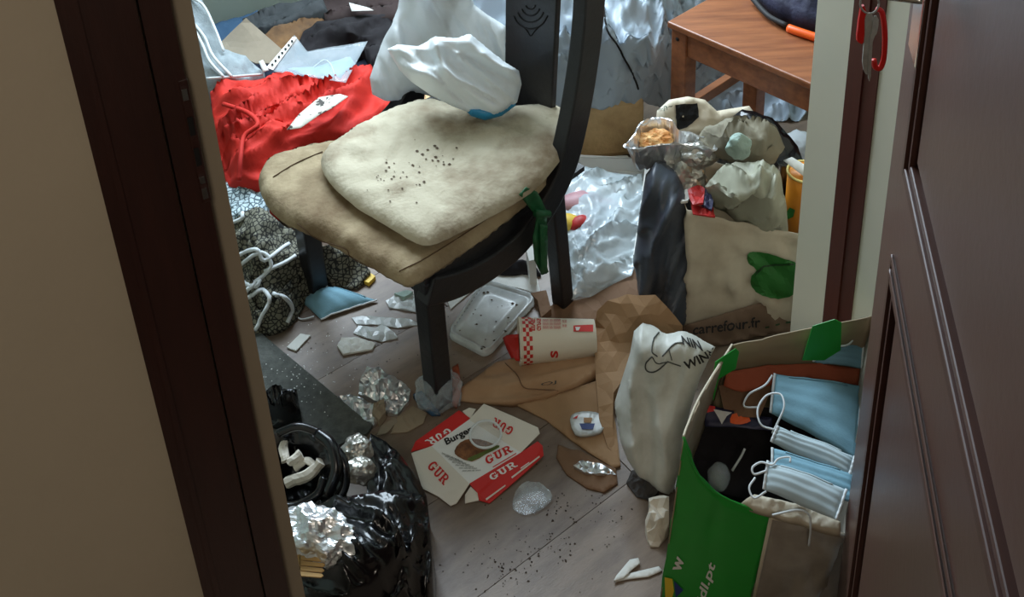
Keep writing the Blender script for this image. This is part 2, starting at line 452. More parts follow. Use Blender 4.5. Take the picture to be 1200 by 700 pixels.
def stick(name, mat, target, verts_px, faces, parent, eps=.0012, smooth=False):
    """Print on a surface: 2D shape in photo pixels, laid on the target mesh."""
    tr = target if isinstance(target, BVHTree) else bvh_of(target); V = []
    last = None; miss = []
    for i, (x, y) in enumerate(verts_px):
        r = ray(x, y); r = r / np.linalg.norm(r); h = tr.ray_cast(Vector(CAM), Vector(r))
        if h[0] is None: V.append(None); miss.append(i); continue
        nn = np.array(h[1]);
        if nn.dot(r) > 0: nn = -nn
        V.append(np.array(h[0]) + nn * eps - r * eps * .5)
    good = [i for i in range(len(V)) if V[i] is not None]
    if not good: return None
    for i in miss:
        j = min(good, key=lambda g: (verts_px[g][0] - verts_px[i][0]) ** 2 + (verts_px[g][1] - verts_px[i][1]) ** 2); V[i] = V[j]
    return obj(name, V, faces, mat, parent, smooth)
_TXT = {}
def text2d(s, bold=.0, shear=0., cuts=1):
    cu = bpy.data.curves.new('t', 'FONT'); cu.body = s; cu.size = 1; cu.offset = bold; cu.shear = shear; cu.resolution_u = 4
    o = bpy.data.objects.new('t', cu); COL.objects.link(o)
    dg = bpy.context.evaluated_depsgraph_get(); me = bpy.data.meshes.new_from_object(o.evaluated_get(dg))
    bm = bmesh.new(); bm.from_mesh(me); bmesh.ops.triangulate(bm, faces=bm.faces)
    if cuts: bmesh.ops.subdivide_edges(bm, edges=bm.edges, cuts=cuts, use_grid_fill=True); bmesh.ops.triangulate(bm, faces=bm.faces)
    V = np.array([(v.co.x, v.co.y) for v in bm.verts]); Fc = [tuple(v.index for v in f.verts) for f in bm.faces]; bm.free()
    COL.objects.unlink(o); bpy.data.objects.remove(o); bpy.data.curves.remove(cu); bpy.data.meshes.remove(me)
    lo, hi = V.min(0), V.max(0)
    return (V - lo) / (hi - lo), Fc
def serif2d(word):
    """Bold slab-serif capitals G U R as joined strokes in a unit box."""
    parts = []; x = 0.
    def rc(x0, y0, x1, y1): parts.append(([(x0, y0), (x1, y0), (x1, y1), (x0, y1)], [(0, 1, 2, 3)]))
    def arc(cx, cy, rx, ry, a0, a1, t, n=14):
        V = []; Fc = []
        for i in range(n + 1):
            a = math.radians(a0 + (a1 - a0) * i / n)
            V += [(cx + rx * math.cos(a), cy + ry * math.sin(a)), (cx + (rx - t) * math.cos(a), cy + (ry - t * .7) * math.sin(a))]
            if i: Fc.append((2 * i - 2, 2 * i - 1, 2 * i + 1, 2 * i))
        parts.append((V, Fc))
    for ch in word:
        if ch == 'G':
            arc(x + .42, .5, .42, .5, 50, 330, .24); rc(x + .55, .12, x + .8, .48); rc(x + .45, .38, x + .9, .5); rc(x + .7, .66, x + .8, .98)
        elif ch == 'U':
            rc(x + .1, .3, x + .34, .9); rc(x + .6, .3, x + .8, .9); rc(x, .86, x + .44, 1); rc(x + .5, .86, x + .9, 1); arc(x + .45, .35, .35, .35, 180, 360, .24)
        elif ch == 'R':
            rc(x + .08, .1, x + .32, .9); rc(x, 0, x + .42, .14); rc(x, .86, x + .5, 1); arc(x + .48, .71, .36, .29, -90, 90, .22)
            rc(x + .3, .42, x + .5, .56); parts.append(([(x + .42, .46), (x + .64, .46), (x + .9, 0), (x + .64, 0)], [(0, 3, 2, 1)])); rc(x + .62, 0, x + .98, .14)
        x += 1.02
    V, Fc = [], []
    for v, f in parts:
        o = len(V); V += v; Fc += [tuple(i + o for i in q) for q in f]
    V = np.array(V, float); return (V - V.min(0)) / (V.max(0) - V.min(0)), Fc
def pxquad(t2d, q):
    m = quadmap([(p[0], p[1], 0) for p in q]); return [tuple(m(u, v)[:2]) for u, v in t2d[0]], t2d[1]
def poly2d(poly, res=4, sm=1):
    vs, fs, _ = tri_px([tuple(p) for p in smooth_poly([(p[0], p[1]) for p in poly], sm)], res); return [tuple(v) for v in vs], fs
def wire_on(name, mat, target, pts, r, parent, lift=.001, n=5):
    tr = bvh_of(target); P = []
    for x, y in [(p[0], p[1]) for p in spline([(a, b, 0) for a, b in pts], n)]:
        rr = ray(x, y); rr = rr / np.linalg.norm(rr); h = tr.ray_cast(Vector(CAM), Vector(rr))
        if h[0] is not None: P.append(np.array(h[0]) + np.array(h[1]) * lift)
    if len(P) > 1: return obj(name, *tube(P, r, 6, 1), mat, parent)

# ================================================================== THE SETTING
ZC = 2.45
# floor and its planks
fl = struct('floor', *dbox(-2.4, 3.2, -1.8, 3.1, -.06, -.008), 'subfloor')
PD = math.radians(35.5); pd = np.array([math.cos(PD), math.sin(PD), 0]); pn = np.array([-pd[1], pd[0], 0])
rp = random.Random(4); mesh_cache = {}
PW, PL = .19, 1.15
def plank(c, l, matn):
    V, Fc = prism([(-l / 2, -PW / 2 + .0006), (l / 2, -PW / 2 + .0006), (l / 2, PW / 2 - .0006), (-l / 2, PW / 2 - .0006)], -.008, 0)
    key = (round(l, 3), matn)
    if key not in mesh_cache:
        me = bpy.data.meshes.new('plank'); me.from_pydata(V, [], Fc); me.update(); me.materials.append(MATS[matn]); mesh_cache[key] = me
    o = bpy.data.objects.new('plank', mesh_cache[key]); COL.objects.link(o); o.parent = fl
    o.location = np.array(c) - WORLDLOC[fl]; o.rotation_euler = (0, 0, PD)
for i in range(-7, 15):
    off = (i * .37) % PL
    for j in range(-3, 4):
        c = pd * (j * PL + off) + pn * (i * PW + .3)
        c[2] = -.0006 * rp.random()
        dco, nco = c.dot(DD), c.dot(DN)
        if -1.7 < dco < 2.6 and .25 < nco < 2.85: plank(c, PL - .002, rp.choice(['laminate', 'laminate_b', 'laminate_c']))
struct('ceiling', *dbox(-2.4, 3.2, -1.8, 3.1, ZC, ZC + .08), 'ceiling_paint')
# back wall with a window opening
wd0, wd1, wz0, wz1 = WIN_D - .75, WIN_D + .75, 1.0, 2.25
struct('wall_back', *join([dbox(-1.3, wd0, WIN_N, 3.1, 0, ZC), dbox(wd1, 2.6, WIN_N, 3.1, 0, ZC),
                           dbox(wd0, wd1, WIN_N, 3.1, 0, wz0), dbox(wd0, wd1, WIN_N, 3.1, wz1, ZC)]), 'room_paint', smooth=False)
wf = struct('window_1', *join([dbox(wd0, wd0 + .05, WIN_N + .02, WIN_N + .08, wz0, wz1), dbox(wd1 - .05, wd1, WIN_N + .02, WIN_N + .08, wz0, wz1),
                          dbox(wd0 + .05, wd1 - .05, WIN_N + .02, WIN_N + .08, wz0, wz0 + .05), dbox(wd0 + .05, wd1 - .05, WIN_N + .02, WIN_N + .08, wz1 - .05, wz1),
                          dbox(WIN_D - .03, WIN_D + .03, WIN_N + .02, WIN_N + .08, wz0 + .05, wz1 - .05)]), 'jamb_cream', smooth=False)
for a, b in ((wd0 + .05, WIN_D - .03), (WIN_D + .03, wd1 - .05)):
    obj('pane', *dbox(a, b, WIN_N + .045, WIN_N + .052, wz0 + .05, wz1 - .05), 'clear_plastic', wf, False)
struct('wall_left', *dbox(-1.42, -1.3, 1.09, 3.1, 0, ZC), 'room_paint', smooth=False)
struct('wall_right', *dbox(2.6, 2.72, -.2, 3.1, 0, ZC), 'room_paint', smooth=False)
# the doorway wall
NF_, NB_ = .893, 1.093                                     # its front and back face
dl = W(0, 0)
def ratio_on(rt, n):                                       # point on plane n seen at X/Y = rt
    Y = n / (DN[0] * rt + DN[1]); return np.array([rt * Y, Y, 0])
dL = ratio_on(-.372, NF_).dot(DD)                          # left edge of the opening
dLc = ratio_on(-.357, NF_ - .002).dot(DD)
A = np.array([.488, 1.45, 0]); dR = A.dot(DD)
struct('wall_front', *join([dbox(-2.4, dL - .03, NF_, NB_, 0, ZC), dbox(dR + .012, 2.6, NF_, NB_, 0, ZC), dbox(dL - .03, dR + .012, NF_, NB_, 2.08, ZC)]), 'wall_paint', smooth=False)
c0 = ratio_on(-.505, NF_ - .018).dot(DD); c1 = ratio_on(-.380, NF_ - .018).dot(DD)
struct('trim_1', *join([dbox(c0, c1 - .028, NF_ - .020, NF_, 0, 2.17), dbox(c1 - .026, c1, NF_ - .026, NF_, 0, 2.17), dbox(c0 + .012, c0 + .018, NF_ - .0225, NF_ - .02, 0, 2.17)]), 'frame_brown', smooth=False)
struct('trim_2', *dbox(c1, dLc, NF_ - .008, NB_ - .06, 0, 2.09), 'reveal_beige', smooth=False)
# strike plate with screw holes on the left casing
sp = obj('strike_plate', *dbox(c1 - .007, c1 + .0012, NF_ - .0275, NF_ - .012, 1.06, 1.20), 'frame_brown', None, False, bevel=.001)
tag(sp, 'scratched steel strike plate on the dark left door casing', 'strike plate')
for zc, hh in ((1.072, .006), (1.088, .004), (1.115, .010), (1.15, .010), (1.185, .006)):
    obj('screw' if hh < .01 else 'latch_hole', *dbox(c1 - .006, c1 - .001, NF_ - .0297, NF_ - .0285, zc - hh, zc + hh), 'chrome' if hh < .01 else 'hole_black', sp, False)
# right reveal: plaster, brown frame, cream lining
def rev(s0, s1, th, out):                                  # s measured towards the camera from the deep corner
    a, b = A.dot(DN) - s0, A.dot(DN) - s1
    return dbox(dR - out, dR + .012 + th, b, a, 0, 2.09)
struct('trim_3', *rev(-.004, .0765, 0, 0), 'jamb_cream', smooth=False)
struct('trim_4', *join([rev(.0765, .108, 0, .004), rev(.108, .136, 0, .001)]), 'jamb_brown', smooth=False)
struct('trim_5', *join([rev(.136, .2, 0, -.001), dbox(dR - .002, dR + .11, NF_ - .014, NF_, 0, 2.17)]), 'jamb_cream', smooth=False)
# corridor shell behind the camera
struct('wall_corridor_back', *dbox(-2.4, 2.6, -1.42, -1.3, 0, ZC), 'wall_paint', smooth=False)
struct('wall_corridor_left', *dbox(-1.62, -1.5, -1.3, NF_, 0, ZC), 'wall_paint', smooth=False)
lampt = thing('unseen_ceiling_lamp', 'unseen round white ceiling lamp added to light the corridor', 'lamp', W(-.35, -.75, 2.38))  # out-of-view fixture added to go with the warm corridor light
obj('unseen_lamp_base', *tube([W(-.35, -.75, ZC), W(-.35, -.75, ZC - .03)], .10, 20, 1), 'ceiling_paint', lampt)

# ------------------------------------------------------------------ the open panelled door
E0 = np.array([.452, 1.03, 0]); az = math.radians(13.2); dv = np.array([-math.sin(az), -math.cos(az), 0])
dnv = np.array([-dv[1], dv[0], 0]);                        # candidates for the face normal, towards the camera's left
if dnv[0] > 0: dnv = -dnv
def DP(t, z, o=0.): return E0 + dv * t + dnv * o + np.array([0, 0, z])
def dslab(t0, t1, z0, z1, o0, o1):
    V = [DP(t0, z0, o0), DP(t1, z0, o0), DP(t1, z0, o1), DP(t0, z0, o1), DP(t0, z1, o0), DP(t1, z1, o0), DP(t1, z1, o1), DP(t0, z1, o1)]
    return V, BOXF
door = struct('door_1', *dslab(0, .86, .01, 2.03, -.04, -.008), 'door_brown', smooth=False)
def on_door(px, py, o=0.):                                 # pixel -> (t, z) on the door face
    p = PP(px, py, E0 + dnv * o, dnv); return (p - E0).dot(dv), p[2]
tA, zA = on_door(1060, 202); tB, zB = on_door(1045, 283)
ST = max(.05, tA)
obj('stile', *dslab(0, ST, .01, 2.03, -.008, 0), 'door_brown', door, False)
obj('stile', *dslab(.86 - .12, .86, .01, 2.03, -.008, 0), 'door_brown', door, False)
obj('rail', *dslab(ST, .74, zB, zA, -.008, 0), 'door_brown', door, False)
obj('rail', *dslab(ST, .74, .01, .2, -.008, 0), 'door_brown', door, False)
obj('rail', *dslab(ST, .74, 1.93, 2.03, -.008, 0), 'door_brown', door, False)
def panel(z0, z1):
    p = obj('panel', *join([dslab(ST + .05, .69, z0 + .05, z1 - .05, -.006, -.001)]), 'door_brown', door, False, bevel=.003)
    for k, (w, o) in enumerate(((0, .004), (.012, .0065), (.027, .003))):
        a = w; b = w + (.009 if k != 1 else .012)
        obj('moulding', *join([dslab(ST + a, ST + b, z0 + a, z1 - a, -.008, o), dslab(.74 - b, .74 - a, z0 + a, z1 - a, -.008, o),
                               dslab(ST + b, .74 - b, z0 + a, z0 + b, -.008, o), dslab(ST + b, .74 - b, z1 - b, z1 - a, -.008, o)]), 'door_moulding', door, False, bevel=.002)
panel(zA, 1.93); panel(.2, zB)
th, zh = on_door(1076, 66)
hp = obj('handle_plate', *dslab(th - .022, th + .030, zh, zh + .24, 0, .008), 'chrome', door, False, bevel=.003, label='chrome lock plate')
obj('lever', *join([tube([DP(th + .015, zh + .17, .005), DP(th + .015, zh + .17, .05)], .009, 10, 1), tube([DP(th + .015, zh + .17, .048), DP(th + .13, zh + .17, .05)], .009, 10, 1)]), 'chrome', hp)
# keys hanging from the cylinder in the plate
kt = thing('key_bunch', 'bunch of steel keys with red tags hanging from the door lock', 'keys', DP(th + .015, zh + .055, .03))
k0 = PY(1021, 2, .99)
def KP(px, py, o=0.): return PY(px, py, k0[1] + o)
ring = [KP(1019 + 11 * math.cos(a), 4 + 12 * math.sin(a)) for a in np.linspace(0, 2 * math.pi, 17)]
obj('ring', *tube(ring, .0012, 6, 1), 'key_steel', kt)
obj('key_stem', *tube([DP(th + .015, zh + .075, 0), KP(1024, -6)], .004, 8, 1), 'chrome', kt)
def flat_px(name, mat, poly, o, th_, par, sm=2):
    vs, fs, _ = tri_px([tuple(p) for p in smooth_poly(poly, sm)], 5)
    V = [KP(v[0], v[1], o) for v in vs]; return obj(name, V, fs, mat, par, False, th_)
flat_px('key_tag', 'key_red', [(1008, 6), (1014, 12), (1012, 46), (1005, 48), (1003, 40)], .004, .004, kt)
obj('key_tag', *tube([KP(x, y, .004) for x, y in ((1028, 10), (1034, 16), (1037, 40), (1036, 66), (1032, 79), (1026, 79), (1024, 70))], .0032, 8, 5), 'key_red', kt)
for pts, o in (([(1016, 15), (1022, 17), (1024, 34), (1019, 42), (1017, 60), (1019, 82), (1014, 86), (1010, 72), (1013, 40), (1013, 24)], 0),
               ([(1024, 18), (1029, 22), (1027, 38), (1022, 48), (1020, 88), (1017, 91), (1018, 50), (1021, 36)], -.004)):
    flat_px('key', 'key_steel', pts, o, .002, kt)

# ================================================================== FLOOR MAT
patch('floor_mat', 'mat_grey', [(303, 388), (436, 499), (430, 508), (300, 560), (180, 520), (200, 420)], z=.008, floor=0, res=12, smooth=False)
tag(bpy.data.objects['floor_mat'], 'dark grey textile mat on the floor behind the left door casing', 'mat')

# ================================================================== BED CORNER
def plain(name, label, cat, *a, group=None, **k):
    o = patch(name, *a, **k); return tag(o, label, cat, group)
V, Fc = prism([(.325, 2.262), (.28, 2.75), (-.26, 2.78), (-.26, 2.24), (.1, 2.238)], .0, .185)
mt = obj('foam_mattress', V, Fc, 'foam', None, False, bevel=.02); tag(mt, 'bare yellowed foam mattress on the floor under the grey sheet', 'mattress')
plain('navy_blanket', 'navy blanket spread beneath the heap of clothes by the back wall', 'blanket', 'navy',
      [(215, 130), (218, 40), (245, 30), (290, 22), (330, 16), (380, 10), (470, 4), (500, 60), (470, 130), (380, 150), (300, 165)], z=.15, floor=0, amp=.02, sc=6, kind='soft', res=14)
plain('bed_sheet', 'crumpled shiny grey sheet over the bedding behind the wooden stool', 'bed sheet', 'sheet_grey',
      [(520, -60, .46), (700, -66, .5), (960, -60, .22), (985, 30, .2), (985, 100, .02), (935, 140, .01), (890, 140, .01), (845, 140, .01), (800, 138, .02), (765, 122, .12), (748, 118, .17), (700, 128, .18), (640, 130, .185), (560, 118, .19), (530, 60, .3)],
      ctrl=[(700, 30, .42), (690, 90, .27), (760, 60, .38), (720, 100, .26), (850, 50, .18), (850, 80, .12), (850, 110, .05), (900, 60, .16), (900, 100, .06), (800, 100, .12), (800, 70, .2), (820, 20, .24), (600, 60, .34), (640, 95, .28)],
      amp=.040, sc=11, kind='drape', seed=2, res=3.4, thick=.004, along=(.55, 1), stretch=3)
wire_on('cable', 'hole_black', bpy.data.objects['bed_sheet'], [(706, 6), (712, 35), (725, 55), (738, 80), (748, 104)], .0025, None, .002)
tag(bpy.data.objects['cable'], 'thin black cable running over the grey sheet', 'cable')
plain('purple_garment', 'dark purple garment crumpled behind the chair back', 'garment', 'purple',
      [(555, -10, .36), (592, -10, .36), (596, 14, .36), (575, 10, .36), (560, 4, .35)], amp=.01, sc=30, res=4, floor=.25)
plain('blue_garment', 'bright blue garment crumpled beside the chair splat', 'garment', 'teal_blue',
      [(568, 8, .355), (596, 12, .355), (596, 45, .34), (584, 34, .35), (574, 22, .35)], amp=.008, sc=30, res=4, floor=.25)
# clothes on the left
plain('teal_cloth', 'teal blue cloth pressed against the pale back wall', 'cloth', 'teal_blue',
      [(244, 30, .2), (285, 19, .21), (302, 12, .21), (300, 30, .2), (268, 54, .2), (250, 52, .2)], amp=.01, sc=20, res=5, floor=.1)
plain('dark_jacket', 'dark grey jacket lying along the back wall', 'jacket', 'dark_jacket',
      [(284, 22, .22), (310, 8, .24), (345, 2, .25), (376, -6, .26), (384, 14, .24), (350, 22, .23), (325, 34, .22), (300, 34, .21)], amp=.016, sc=16, kind='drape', along=(1, -.4), stretch=3, res=3.4, floor=.12, seed=1)
plain('brown_garment', 'ochre brown garment among the clothes beside the black cloth', 'garment', 'brown_cloth',
      [(306, 46, .2), (330, 26, .22), (362, 13, .23), (380, 24, .22), (356, 36, .22), (342, 58, .2), (322, 62, .2)], amp=.016, sc=16, kind='drape', along=(1, -.4), stretch=3, res=3.4, floor=.12, seed=2)
plain('black_garment', 'black fleece garment above the clear document sleeve', 'garment', 'black_cloth',
      [(338, 46, .21), (372, 26, .24), (420, 18, .25), (462, 14, .25), (452, 60, .21), (436, 72, .2), (425, 52, .2), (395, 56, .2), (362, 62, .2)], ctrl=[(410, 36, .27)], amp=.014, sc=16, kind='drape', along=(1, -.4), stretch=3, res=3.4, floor=.12, seed=3)
plain('maroon_garment', 'dark maroon garment at the back of the clothes heap', 'garment', 'dark_brown',
      [(374, -12, .27), (480, -14, .27), (470, 22, .25), (420, 20, .24), (382, 26, .23)], amp=.016, sc=14, kind='drape', along=(1, -.1), res=4, floor=.15, seed=4)
plain('paper_scrap', 'small white paper corner on the maroon garment', 'paper', 'paper_white', [(409, 3, .275), (412, 13, .272), (438, 12, .272), (432, 9, .275)], res=6, thick=.001)
ks = thing('grey_sweater', 'grey knitted sweater with white stripes beside the left casing', 'sweater', G(250, 60, .12))
sw = patch('body', 'grey_knit', [(214, -6, .34), (232, -8, .34), (246, 16, .31), (256, 44, .27), (264, 58, .25), (288, 66, .25), (310, 86, .23), (290, 92, .22), (243, 94, .22), (226, 80, .23), (216, 40, .28)], ctrl=[(250, 75, .255), (272, 78, .25)],
      amp=.010, sc=18, kind='drape', along=(.5, 1), res=3.4, floor=.12, parent=ks, seed=6)
for pts in ([(220, -4, .345), (238, 6, .335), (252, 34, .30), (262, 60, .265)], [(226, 26, .30), (240, 44, .29), (250, 66, .275), (272, 90, .24)], [(228, 34, .29), (238, 54, .28), (246, 72, .265), (262, 90, .24)], [(242, 92, .235), (272, 90, .238), (308, 87, .24)]):
    tubepx('stripe', 'white_cloth', pts, .004, ks)
plain('grey_board', 'worn grey cardboard square leaning on the clothes heap', 'cardboard', 'board_grey',
      [(258, 50, .23), (288, 21, .29), (333, 60, .26), (318, 74, .24), (300, 74, .235), (262, 60, .23)], res=8, thick=.004, amp=.002, sc=15, kind='soft', smooth=False)
# clear punched sleeve with a mask in it
slv = thing('document_sleeve', 'clear punched document sleeve lying on the red cloth', 'document sleeve', G(370, 80, .25))
def SZ(x, y): return .262
patch('sleeve_film', 'clear_film', [(314, 80), (345, 41), (360, 60), (395, 54), (431, 48), (405, 97), (360, 90), (322, 84)], z=.272, amp=.004, sc=22, res=4, thick=.0006, parent=slv, seed=3)
patch('punched_strip', 'paper_white', [(312, 79), (343, 43), (348, 44), (320, 82)], z=.277, res=8, thick=.0006, parent=slv, smooth=False)
for k in range(7):
    t = (k + .5) / 7; x, y = 317 + 27 * t, 78 - 32 * t
    patch('punch_hole', 'hole_black', [(x - 1.4, y - 1), (x + 1, y - 1.6), (x + 1.8, y + .6), (x - .6, y + 1.6)], z=.2795, res=9, thick=.0003, parent=slv, smooth=False)
mk = thing('surgical_mask', 'pale blue surgical mask inside the clear document sleeve', 'mask', G(370, 85, .25))
patch('mask_body', 'mask_blue', [(336, 80), (370, 78), (410, 66), (416, 74), (398, 90), (360, 89)], z=.265, amp=.003, sc=30, res=4, parent=mk)
tubepx('ear_loop', 'mask_white', [(392, 88, .268), (388, 76, .27), (380, 70, .27), (368, 78, .268)], .0015, mk)
plain('white_tag', 'small white folded label beside the document sleeve', 'label', 'paper_white', [(303, 72, .255), (308, 70, .26), (315, 82, .262), (308, 84, .255)], res=6, thick=.002)
# red cloth
plain('red_cloth', 'bright red cloth heaped in front of the clothes and draped down', 'cloth', 'red_cloth',
      [(246, 108, .22), (262, 97, .24), (300, 92, .25), (330, 87, .255), (372, 92, .25), (400, 96, .25), (424, 74, .25), (436, 78, .25), (442, 112, .23), (470, 122, .22), (452, 140, .21), (415, 156, .2), (370, 166, .2), (330, 186, .2), (304, 214, .19), (268, 216, .17), (256, 180, .18), (250, 140, .2)],
      ctrl=[(300, 115, .275), (345, 110, .27), (330, 150, .25), (280, 150, .26), (290, 190, .22), (400, 130, .235), (380, 150, .235)], amp=.030, sc=10, kind='drape', along=(1, -.45), stretch=2.6, seed=5, res=3, floor=.05)
plain('printed_sheet', 'printed paper sheet half buried in the red cloth', 'paper', 'paper_print', [(336, 152, .272), (350, 134, .280), (374, 114, .287), (398, 110, .285), (408, 113, .28), (390, 126, .283), (372, 136, .282), (352, 150, .274)], res=6, thick=.001)
tubepx('drawstring', 'red_cloth', [(262, 122, .27), (290, 132, .285), (302, 146, .285), (286, 160, .27), (282, 185, .255), (280, 212, .22)], .006, bpy.data.objects['red_cloth'])
# scale patterned fabric
sf = thing('patterned_garment', 'dark garment with a scale pattern and white piping under the chair', 'garment', G(330, 330, 0))
pgo = patch('body', 'scale_fabric', [(258, 262, .12), (270, 252, .16), (300, 244, .17), (330, 262, .15), (380, 288, .1), (425, 305, .04), (434, 318, .02), (418, 336, .01), (392, 334, .01), (384, 324, .03), (358, 345, .02), (346, 372, .01), (320, 389, .01), (298, 390, .01), (280, 360, .03)],
      ctrl=[(310, 300, .13), (345, 320, .08), (315, 345, .09), (330, 365, .05), (290, 290, .14), (395, 315, .05)], amp=.030, sc=11, kind='drape', along=(.6, -.5), seed=7, res=3.4, floor=.0, parent=sf)
for pts in ([(270, 262, .19), (284, 256, .2), (286, 246, .2), (306, 242, .2)], [(276, 300, .16), (300, 292, .165), (310, 305, .15), (338, 286, .15)], [(282, 310, .15), (306, 296, .16), (318, 312, .14), (300, 330, .13), (286, 345, .12)], [(310, 318, .14), (332, 308, .14), (346, 300, .13)],
            [(290, 350, .11), (306, 340, .12), (316, 352, .11), (306, 372, .08), (300, 386, .05)], [(320, 345, .1), (334, 350, .09), (342, 362, .07), (336, 378, .04)], [(284, 330, .13), (300, 336, .13), (304, 328, .13)]):
    wire_on('piping', 'white_cloth', pgo, [p[:2] for p in pts], .0048, sf, .002)
plain('light_patterned_cloth', 'pale cloth with a blue scale pattern below the red cloth', 'cloth', 'scale_light', [(258, 214, .16), (304, 212, .17), (312, 226, .16), (304, 246, .17), (270, 254, .16), (258, 250, .14)], amp=.012, sc=20, res=4, floor=.02, seed=8)

# ================================================================== CHAIR
cNF = np.array([-.193, 1.50, 0]); cu_ = np.array([-.682, .729, 0]); cu_ /= np.linalg.norm(cu_); cv_ = np.array([cu_[1], -cu_[0], 0])
def CP(t, w, z=0.): return cNF + cv_ * t + cu_ * w + np.array([0, 0, z])
ch = thing('dining_chair', 'black wooden chair with curved hoop back and two stained cushions on it', 'chair', CP(.17, .2))
SEAT = .325
for nm_, (t, w) in (('a', (0, 0)), ('b', (0, .43))):
    b_, t_ = CP(t, w, 0), CP(t, w, SEAT)
    obj('leg', *bar(b_, t_, .042, .042, cv_), 'chair_black', ch, False, bevel=.004)
nb = np.array([.043, 1.748, 0]); tn = (nb - cNF).dot(cv_)
for w in (0, .43):
    obj('leg', *bar(CP(tn + .02, w, 0), CP(tn - .0, w, SEAT), .036, .036, cv_), 'chair_black', ch, False, bevel=.004)
for a, b_ in ((CP(0, 0), CP(tn, 0)), (CP(0, .43), CP(tn, .43)), (CP(0, 0), CP(0, .43)), (CP(tn, 0), CP(tn, .43))):
    zz = np.array([0, 0, SEAT - .022]); obj('seat_rail', *bar(a + zz, b_ + zz, .03, .05), 'chair_black', ch, False, bevel=.003)
obj('seat_board', *prism([CP(-.02, -.02), CP(.43, -.01), CP(.43, .44), CP(-.02, .45)], SEAT, SEAT + .012), 'chair_black', ch, False)
nearp = [PP(x, y, CP(0, -.012), cu_) for x, y in ((498, 338), (530, 330), (556, 318), (578, 304), (606, 280), (636, 240), (658, 195), (672, 140), (683, 75), (690, 10), (692, -60), (688, -130))]
farp = [PP(x, y, CP(0, .44), cu_) for x, y in ((452, 150), (474, 122), (497, 66), (514, 20), (530, -28), (546, -80))]
top = [nearp[-1], (nearp[-1] + farp[-1]) / 2 + cv_ * .06 + np.array([0, 0, .03]), farp[-1]]
obj('back_hoop', *tube(nearp, 0, n=6, rect=(.036, .06), sidev=cu_), 'chair_black', ch, False, bevel=.004)
obj('back_hoop', *tube(farp, 0, n=6, rect=(.036, .06), sidev=cu_), 'chair_black', ch, False, bevel=.004)
obj('top_rail', *tube(top, 0, n=8, rect=(.06, .03), sidev=(0, 0, 1)), 'chair_black', ch, False, bevel=.004)
bp0 = CP(.44, .2)
spl = [PP(x, y, bp0, cv_) for x, y in ((591, 132), (646, 130), (652, 0), (656, -110), (588, -110), (592, 0))]
spo = obj('splat', [p for p in spl] + [p + cv_ * .016 for p in spl], [(0, 1, 2, 3, 4, 5), (11, 10, 9, 8, 7, 6)] + [(i, i + 6, (i + 1) % 6 + 6, (i + 1) % 6) for i in range(6)], 'chair_black', ch, False, bevel=.003)
for k in range(4):
    r_ = 6 + 5 * k
    wire_on('carving', 'hole_black', spo, [(622 + r_ * math.cos(a), 4 + k * 2.2 + r_ * 1.1 * math.sin(a)) for a in np.linspace(.35, math.pi - .35, 7)], .0018, spo, .0005, 3)
wire_on('carving', 'hole_black', spo, [(612, 30), (618, 36), (622, 42), (627, 36), (633, 30)], .0015, spo, .0005, 3)

# cushions
def zplane(z): return ((0, 0, z), (0, 0, 1))
lc = thing('seat_cushion', 'thick tan seat pad with worn seams directly on the chair seat', 'cushion', G(480, 240, SEAT + .012))
zc1 = SEAT + .012
lowpad = patch('pad', 'canvas_dirty', [(303, 212), (314, 190), (345, 178), (400, 165), (500, 148), (610, 150), (655, 170), (648, 208), (594, 258), (520, 312), (484, 333), (466, 330), (420, 305), (375, 280), (335, 262), (312, 240)],
      plane=zplane(zc1 + .024), bulge=.028, back=.022, amp=.0045, sc=16, kind='cloth', seed=2, res=5, sm=3, edge=18, parent=lc)
wire_on('seam', 'seam_brown', lowpad, [(320, 208), (346, 192), (378, 178)], .0012, lowpad)
wire_on('seam', 'seam_brown', lowpad, [(349, 262), (372, 280), (404, 291), (412, 302), (432, 312)], .0012, lowpad)
wire_on('seam', 'seam_brown', lowpad, [(468, 318), (500, 302), (548, 272), (585, 246)], .0012, lowpad)
uc = thing('top_cushion', 'flat cream cushion with dark crumbs and stains on top of the seat pad', 'cushion', G(520, 200, zc1 + .05))
toppad = patch('pad', 'canvas', [(376, 188), (392, 166), (430, 142), (470, 124), (500, 117), (550, 124), (600, 126), (645, 124), (664, 132), (670, 152), (656, 188), (622, 226), (560, 262), (512, 285), (488, 285), (452, 264), (416, 242), (386, 214)],
      plane=zplane(zc1 + .072), bulge=.026, back=.018, amp=.0055, sc=12, kind='cloth', seed=5, res=4.5, sm=3, edge=34, parent=uc)
rc = random.Random(3)
for k in range(46):
    a = rc.random(); x = rc.gauss(480, 26); y = rc.gauss(194, 14) - (x - 480) * .25
    s = rc.uniform(.8, 2.6); 
    stick('crumb', 'stain', toppad, [(x - s, y), (x, y - s * .5), (x + s * .9, y + .2), (x + .1, y + s * .6)], [(0, 1, 2, 3)], toppad)
